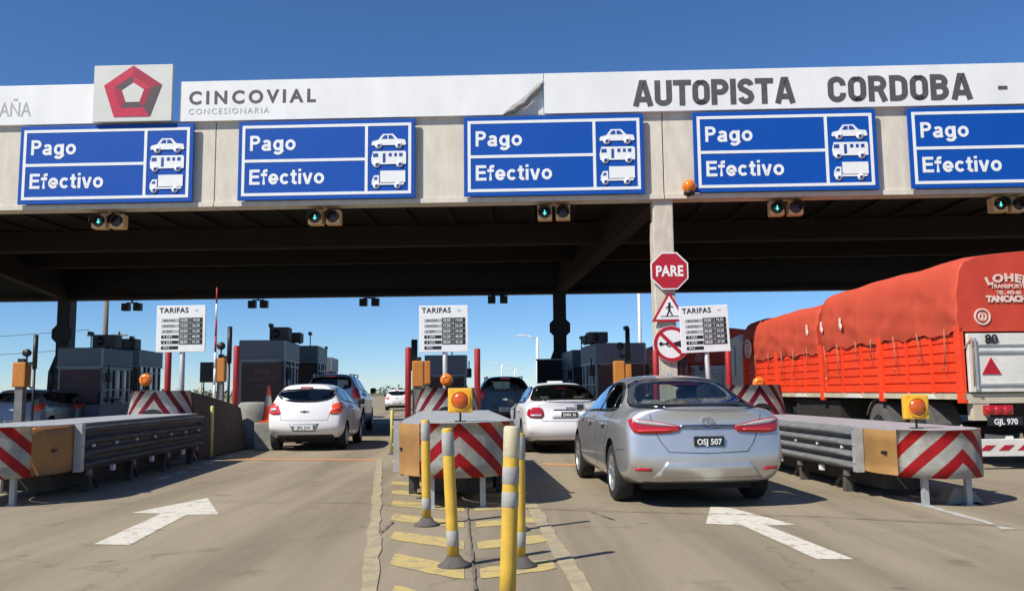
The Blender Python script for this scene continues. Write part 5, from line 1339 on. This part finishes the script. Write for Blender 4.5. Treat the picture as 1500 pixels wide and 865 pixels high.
# ================================================================== TRUCK
TR = math.atan(.033)
pr_ = at(1408, 480, 13.5)
def truck(label, loc, rz, near=True):
    t = thing('cargo_truck', label, 'truck', loc, rz)
    L = 11.4; W = 2.5
    def tarp(name, y0, y1, ztop, zbot, seed, open_front=False):
        rnd = random.Random(seed); bm = bmesh.new(); ny = max(8, int((y1-y0)/.08)); prof = []
        def section(y):
            sag = .012*math.sin(y*2.1+seed) + .006*math.sin(y*4.9+seed*2)
            P = []
            ns = 8
            for i in range(ns+1):
                z = zbot + (ztop-.42-zbot)*i/ns; ble = .05*math.sin(PI*i/ns)*(.5+.3*math.sin(y*3.7+seed)) + .010*math.sin(y*7.3+i*.9+seed) + .008*math.sin(y*2.1-i*1.7) + .022*math.exp(-(((y+.4) % 1.15 - .57)/.07)**2) + .024*max(0, math.sin(y*2.2+i*.5+seed))**18 + .02*max(0, math.sin(y*1.7-i*.38+seed*2))**22
                if i == 0: z += .022*math.sin(y*5.3+seed) + .014*math.sin(y*13)
                P.append((-.03 - ble, z))
            P += [(.0, ztop-.22+sag*.5), (.09, ztop-.075+sag*.7), (.30, ztop-.0+sag), (.8, ztop+.06+sag), (1.25, ztop+.10+sag*1.2)]
            R = [(W-a, z) for a, z in P[:-1]][::-1]
            return P + R
        cols = []
        for j in range(ny+1):
            y = y0 + (y1-y0)*j/ny; sh = 1.0
            e = min(1, min(j, ny-j)/4.4+.0); cols.append([bm.verts.new((W/2 + (a-W/2)*(.985+.015*e), y, (z if z < zbot+.2 else z - .05*(1-e)))) for a, z in section(y)])
        for c0, c1 in zip(cols, cols[1:]):
            for i in range(len(c0)-1): f = bm.faces.new((c0[i], c0[i+1], c1[i+1], c1[i])); f.smooth = True
        for c in (cols[0], cols[-1]):
            m = len(c)
            for i in range(m//2):
                a, b, d_, e_ = c[i], c[i+1], c[m-2-i], c[m-1-i]
                if b == d_: bm.faces.new((a, b, e_)).material_index = 1
                else: bm.faces.new((a, b, d_, e_)).material_index = 1
        return obj(name, bm, ['tarp', 'tarpr'], t)
    tp = tarp('tarpaulin', 0, 5.55, 3.30, 2.08, 1.3); tp2 = tarp('tarpaulin', 5.75, 11.3, 3.14, 2.02, 4.1)
    # sides of slatted panels
    def side(x0, sgn, y0, y1):
        bm = bmesh.new(); xs = sorted((x0, x0+sgn*.04)); zs, zt_ = 1.16, 2.10; n = 6; h = (zt_-zs)/n
        box(bm, min(x0+sgn*.03, x0+sgn*.05), max(x0+sgn*.03, x0+sgn*.05), y0, y1, zs, zt_)
        for k in range(n): box(bm, xs[0], xs[1], y0, y1, zs+k*h+.012, zs+(k+1)*h-.012, bev=.006)
        obj('slatted_side', bm, 'crate', t)
    for x0, sg_ in ((0, 1), (W, -1)):
        for a, b in ((.05, 2.7), (2.85, 5.5), (5.8, 8.5), (8.65, 11.3)): side(x0, sg_, a, b)
    for y in (0, 2.70, 5.55, 8.50, 11.22):
        for x in (-.05, W-.03):
            bm = bmesh.new(); w_ = .16; box(bm, x, x+.08, y, y+w_, 1.0, 2.18, bev=.012); obj('side_post', bm, 'crate', t)
    for y in (.9, 1.75, 3.6, 4.5, 6.6, 7.5, 9.4, 10.3):
        bm = bmesh.new(); box(bm, -.028, .0, y, y+.06, 1.12, 2.10); obj('side_stay', bm, 'crate', t)
    for k, y in enumerate((.35, 1.25, 2.1, 3.0, 3.7, 4.6, 5.3, 6.3, 7.2, 8.0, 9.0, 10.1)):
        bm = bmesh.new(); ln = random.uniform(.25, .6); q = (-.07, y+random.uniform(-.07, .07), 2.12-ln)
        tube(bm, (-.085, y, 2.16), q, .010, n=6); tube(bm, q, (q[0]-.005, q[1]+.05, q[2]-.06), .012, n=6); obj('tie_rope', bm, 'rope', t)
    bm = bmesh.new(); box(bm, -.03, W+.03, 0, 11.3, 1.06, 1.15); 
    obj('sill', bm, 'sill', t)
    bm = bmesh.new()
    for y in (1.2, 4.0, 6.9, 9.6): prism(bm, [(y-.4, 1.062), (y+.4, 1.062), (y+.25, 1.13), (y-.25, 1.13)], -.045, -.032, plane='yz')
    obj('side_latch', bm, 'truckwhite', t)
    bm = bmesh.new(); box(bm, .75, 1.75, .3, 11.2, .78, 1.05)
    for y in (1.5, 3.1, 9.2): box(bm, .2, 2.3, y-.06, y+.06, .46, .6)
    box(bm, .1, 2.4, 5.0, 7.6, .55, 1.0); obj('chassis', bm, 'chassis', t)
    # tailgate
    bm = bmesh.new(); box(bm, .06, W-.06, -.05, .02, 1.17, 2.07, bev=.01); tg = obj('tailgate', bm, 'truckwhite', t)
    bm = bmesh.new(); x0, x1, z0, z1 = .14, 1.14, 1.27, 1.80
    for (a, b, c, d_) in ((x0, x1, z0, z0+.03), (x0, x1, z1-.03, z1), (x0, x0+.03, z0+.03, z1-.03), (x1-.03, x1, z0+.03, z1-.03), (1.36, 2.18, z0, z0+.03), (1.36, 2.18, z1-.03, z1), (1.36, 1.39, z0+.03, z1-.03), (2.15, 2.18, z0+.03, z1-.03)): box(bm, a, b, -.075, -.051, c, d_)
    box(bm, .1, 2.4, -.07, -.051, 1.88, 1.90); box(bm, .14, .17, -.09, -.051, 1.2, 2.0); box(bm, 2.33, 2.36, -.09, -.051, 1.2, 2.0)
    obj('tailgate_frame', bm, 'galv', tg)
    for x in (.40, 1.88):
        bm = bmesh.new(); prism(bm, [(x-.15, 1.44), (x+.15, 1.44), (x, 1.70)], -.062, -.052); obj('reflector_triangle', bm, 'sign_red', tg)
    bm = bmesh.new(); text_bm(bm, '80', .20, .42, 1.91, -.072, 1, .006, .004, align='CENTER'); box(bm, .42, .82, -.056, -.051, 1.895, 2.065) if False else None
    obj('speed_mark', bm, 'black', tg, fix=False)
    bm = bmesh.new(); tube(bm, (.10, -.09, 2.0), (-.02, .05, 1.75), .012, n=6); tube(bm, (.10, -.09, 2.0), (.10, -.09, 1.25), .01, n=6); obj('tailgate_rope', bm, 'rope', tg)
    # rear lettering on the tarp
    bm = bmesh.new(); yy = -.012
    text_bm(bm, 'LOHER', .17, .78, 2.88, yy, 1.15, .008, .006, align='CENTER', arc=.9, space=1.15)
    text_bm(bm, 'TANCACHA', .13, .78, 2.56, yy, 1.0, .009, .006, align='CENTER')
    text_bm(bm, 'TRANSPORTE', .09, .78, 2.77, yy, 1.0, .002, .006, align='CENTER'); text_bm(bm, 'TEL. 493-60', .08, .78, 2.675, yy, 1.0, .002, .006, align='CENTER')
    obj('tarp_lettering', bm, mat('faded_white', (.72, .55, .48), .7), tp, fix=False)
    bm = bmesh.new(); ring(bm, disc_pts(24, .13, 0, .34, 2.33), disc_pts(24, .105, 0, .34, 2.33), -.018, -.002)
    ring(bm, disc_pts(16, .07, 0, .34, 2.33), disc_pts(16, .045, 0, .34, 2.33), -.018, -.002); bar(bm, (.34, 2.26), (.34, 2.40), .025, -.018, -.002)
    obj('round_badge', bm, M['faded_white'] if False else bpy.data.materials['faded_white'], tp)
    bm = bmesh.new()
    for cy in (10.6,):
        for i in range(20):
            a, b = 2*PI*i/20, 2*PI*(i+1)/20
            prism(bm, [(cy+.26*math.cos(a), 2.36+.26*math.sin(a)), (cy+.26*math.cos(b), 2.36+.26*math.sin(b)), (cy+.19*math.cos(b), 2.36+.19*math.sin(b)), (cy+.19*math.cos(a), 2.36+.19*math.sin(a))], -.13, -.09, plane='yz')
        for dy in (-.1, .0, .1): prism(bm, [(cy+dy-.03, 2.22), (cy+dy+.03, 2.22), (cy+dy+.03, 2.5), (cy+dy-.03, 2.5)], -.13, -.09, plane='yz')
    obj('side_badge', bm, bpy.data.materials['faded_white'], tp2)
    bm = bmesh.new()
    for y in (4.35, 6.2, 5.35): lathe(bm, [(0,-.11), (.04,-.11), (.07,-.09)], 'x', 10, 0, (0, y, 2.50)); prism(bm, [(y-.03, 2.5), (y+.03, 2.5), (y+.015, 2.68), (y-.015, 2.68)], -.115, -.085, plane='yz')
    obj('tarp_patch', bm, bpy.data.materials['faded_white'], tp)
    # rear underside
    bm = bmesh.new(); box(bm, .04, W-.04, -.03, .10, 1.0, 1.058); box(bm, .10, .35, -.02, .15, .74, 1.0); box(bm, 2.15, 2.4, -.02, .15, .74, 1.0); obj('rear_crossmember', bm, 'sill', t)
    for x in (.24, 1.62):
        bm = bmesh.new(); box(bm, x, x+.46, -.06, .02, .82, .97, bev=.02)
        for q in (0, 1, 2): lathe(bm, [(0,-.075), (.05,-.072), (.06,-.06)], 'y', 14, 0, (x+.09+q*.14, 0, .895))
        obj('tail_light', bm, 'redlens', t)
    bm = bmesh.new(); box(bm, .30, .84, -.05, -.02, .66, .79); pp = obj('number_plate', bm, 'plate_b', t)
    bm = bmesh.new(); text_bm(bm, 'GJL 970', .12, .57, .68, -.051, .95, .003, .003, align='CENTER'); obj('plate_characters', bm, 'signw', pp, fix=False)
    bm = bmesh.new(); box(bm, .06, W-.06, -.08, .0, .20, .46, bev=.01); box(bm, .6, .7, 0, .6, .3, .5); box(bm, 1.8, 1.9, 0, .6, .3, .5); ub = obj('underrun_bumper', bm, 'truckwhite', t)
    bm = bmesh.new()
    for k in range(8): x = .12+k*.29; prism(bm, [(x, .29), (x+.15, .29), (x+.25, .37), (x+.10, .37)], -.086, -.081)
    obj('bumper_stripes', bm, 'sign_red', ub)
    for y in (1.5, 3.1, 9.2):
        for x, sd in ((.03, -1), (W-.03, 1)):
            bm = bmesh.new(); lathe(bm, [(.26,0), (.40,.0), (.47,-sd*.03), (.50,-sd*.08), (.50,-sd*.36), (.44,-sd*.42), (0,-sd*.42)], 'x', 36, 0, (x, y, .50)); wl = obj('wheel', bm, 'tyredust', t)
            bm = bmesh.new(); lathe(bm, [(.27,-sd*.02), (.24,-sd*.09), (.12,-sd*.10), (.10,-sd*.03), (0,-sd*.03)], 'x', 24, 0, (x, y, .50)); obj('rim', bm, 'galvd', wl)
            bm = bmesh.new()
            for i in range(9):
                a, b = .45+i*.27, .45+(i+1)*.27; P = [(y+r_*math.cos(q), .50+r_*math.sin(q)) for r_, q in ((.56, a), (.56, b), (.53, b), (.53, a))]
                xa, xb = sorted((x, x-sd*.42)); prism(bm, P, xa, xb, plane='yz')
            if y != 9.2: obj('mudguard', bm, 'tyredust', t)
            else: bm.free()
    # cab
    bm = bmesh.new(); P = [(12.0, .55), (13.6, .5), (13.85, .9), (13.8, 1.5), (13.45, 2.75), (12.1, 2.85), (12.0, 2.7)]; prism(bm, P, .08, 2.42, plane='yz'); bmesh.ops.bevel(bm, geom=bm.edges[:], offset=.06, segments=2, affect='EDGES'); cb = obj('cab', bm, 'truckwhite', t)
    for x in (.06, 2.42):
        bm = bmesh.new(); prism(bm, [(12.5,1.65), (13.55,1.65), (13.3,2.45), (12.5,2.5)], x, x+.02, plane='yz'); obj('cab_window', bm, 'frit', cb)
    for x, sd in ((.10, -1), (W-.10, 1)):
        bm = bmesh.new(); lathe(bm, [(.0,0), (.26,0), (.40,0), (.50,-sd*.08), (.50,-sd*.28), (0,-sd*.3)], 'x', 30, 0, (x, 13.0, .50)); obj('wheel', bm, 'rubber', t)
    return t
tk = truck('red cargo truck with orange slatted sides and lettered tarpaulin at the right edge', (pr_.x, 13.5, 0), TR)
q = at(1000, 500, 31)
tk2 = copy_tree(tk, 'second red tarpaulin truck ahead, mostly hidden behind the column and tariff board', (q.x, 30.0, 0), TR)
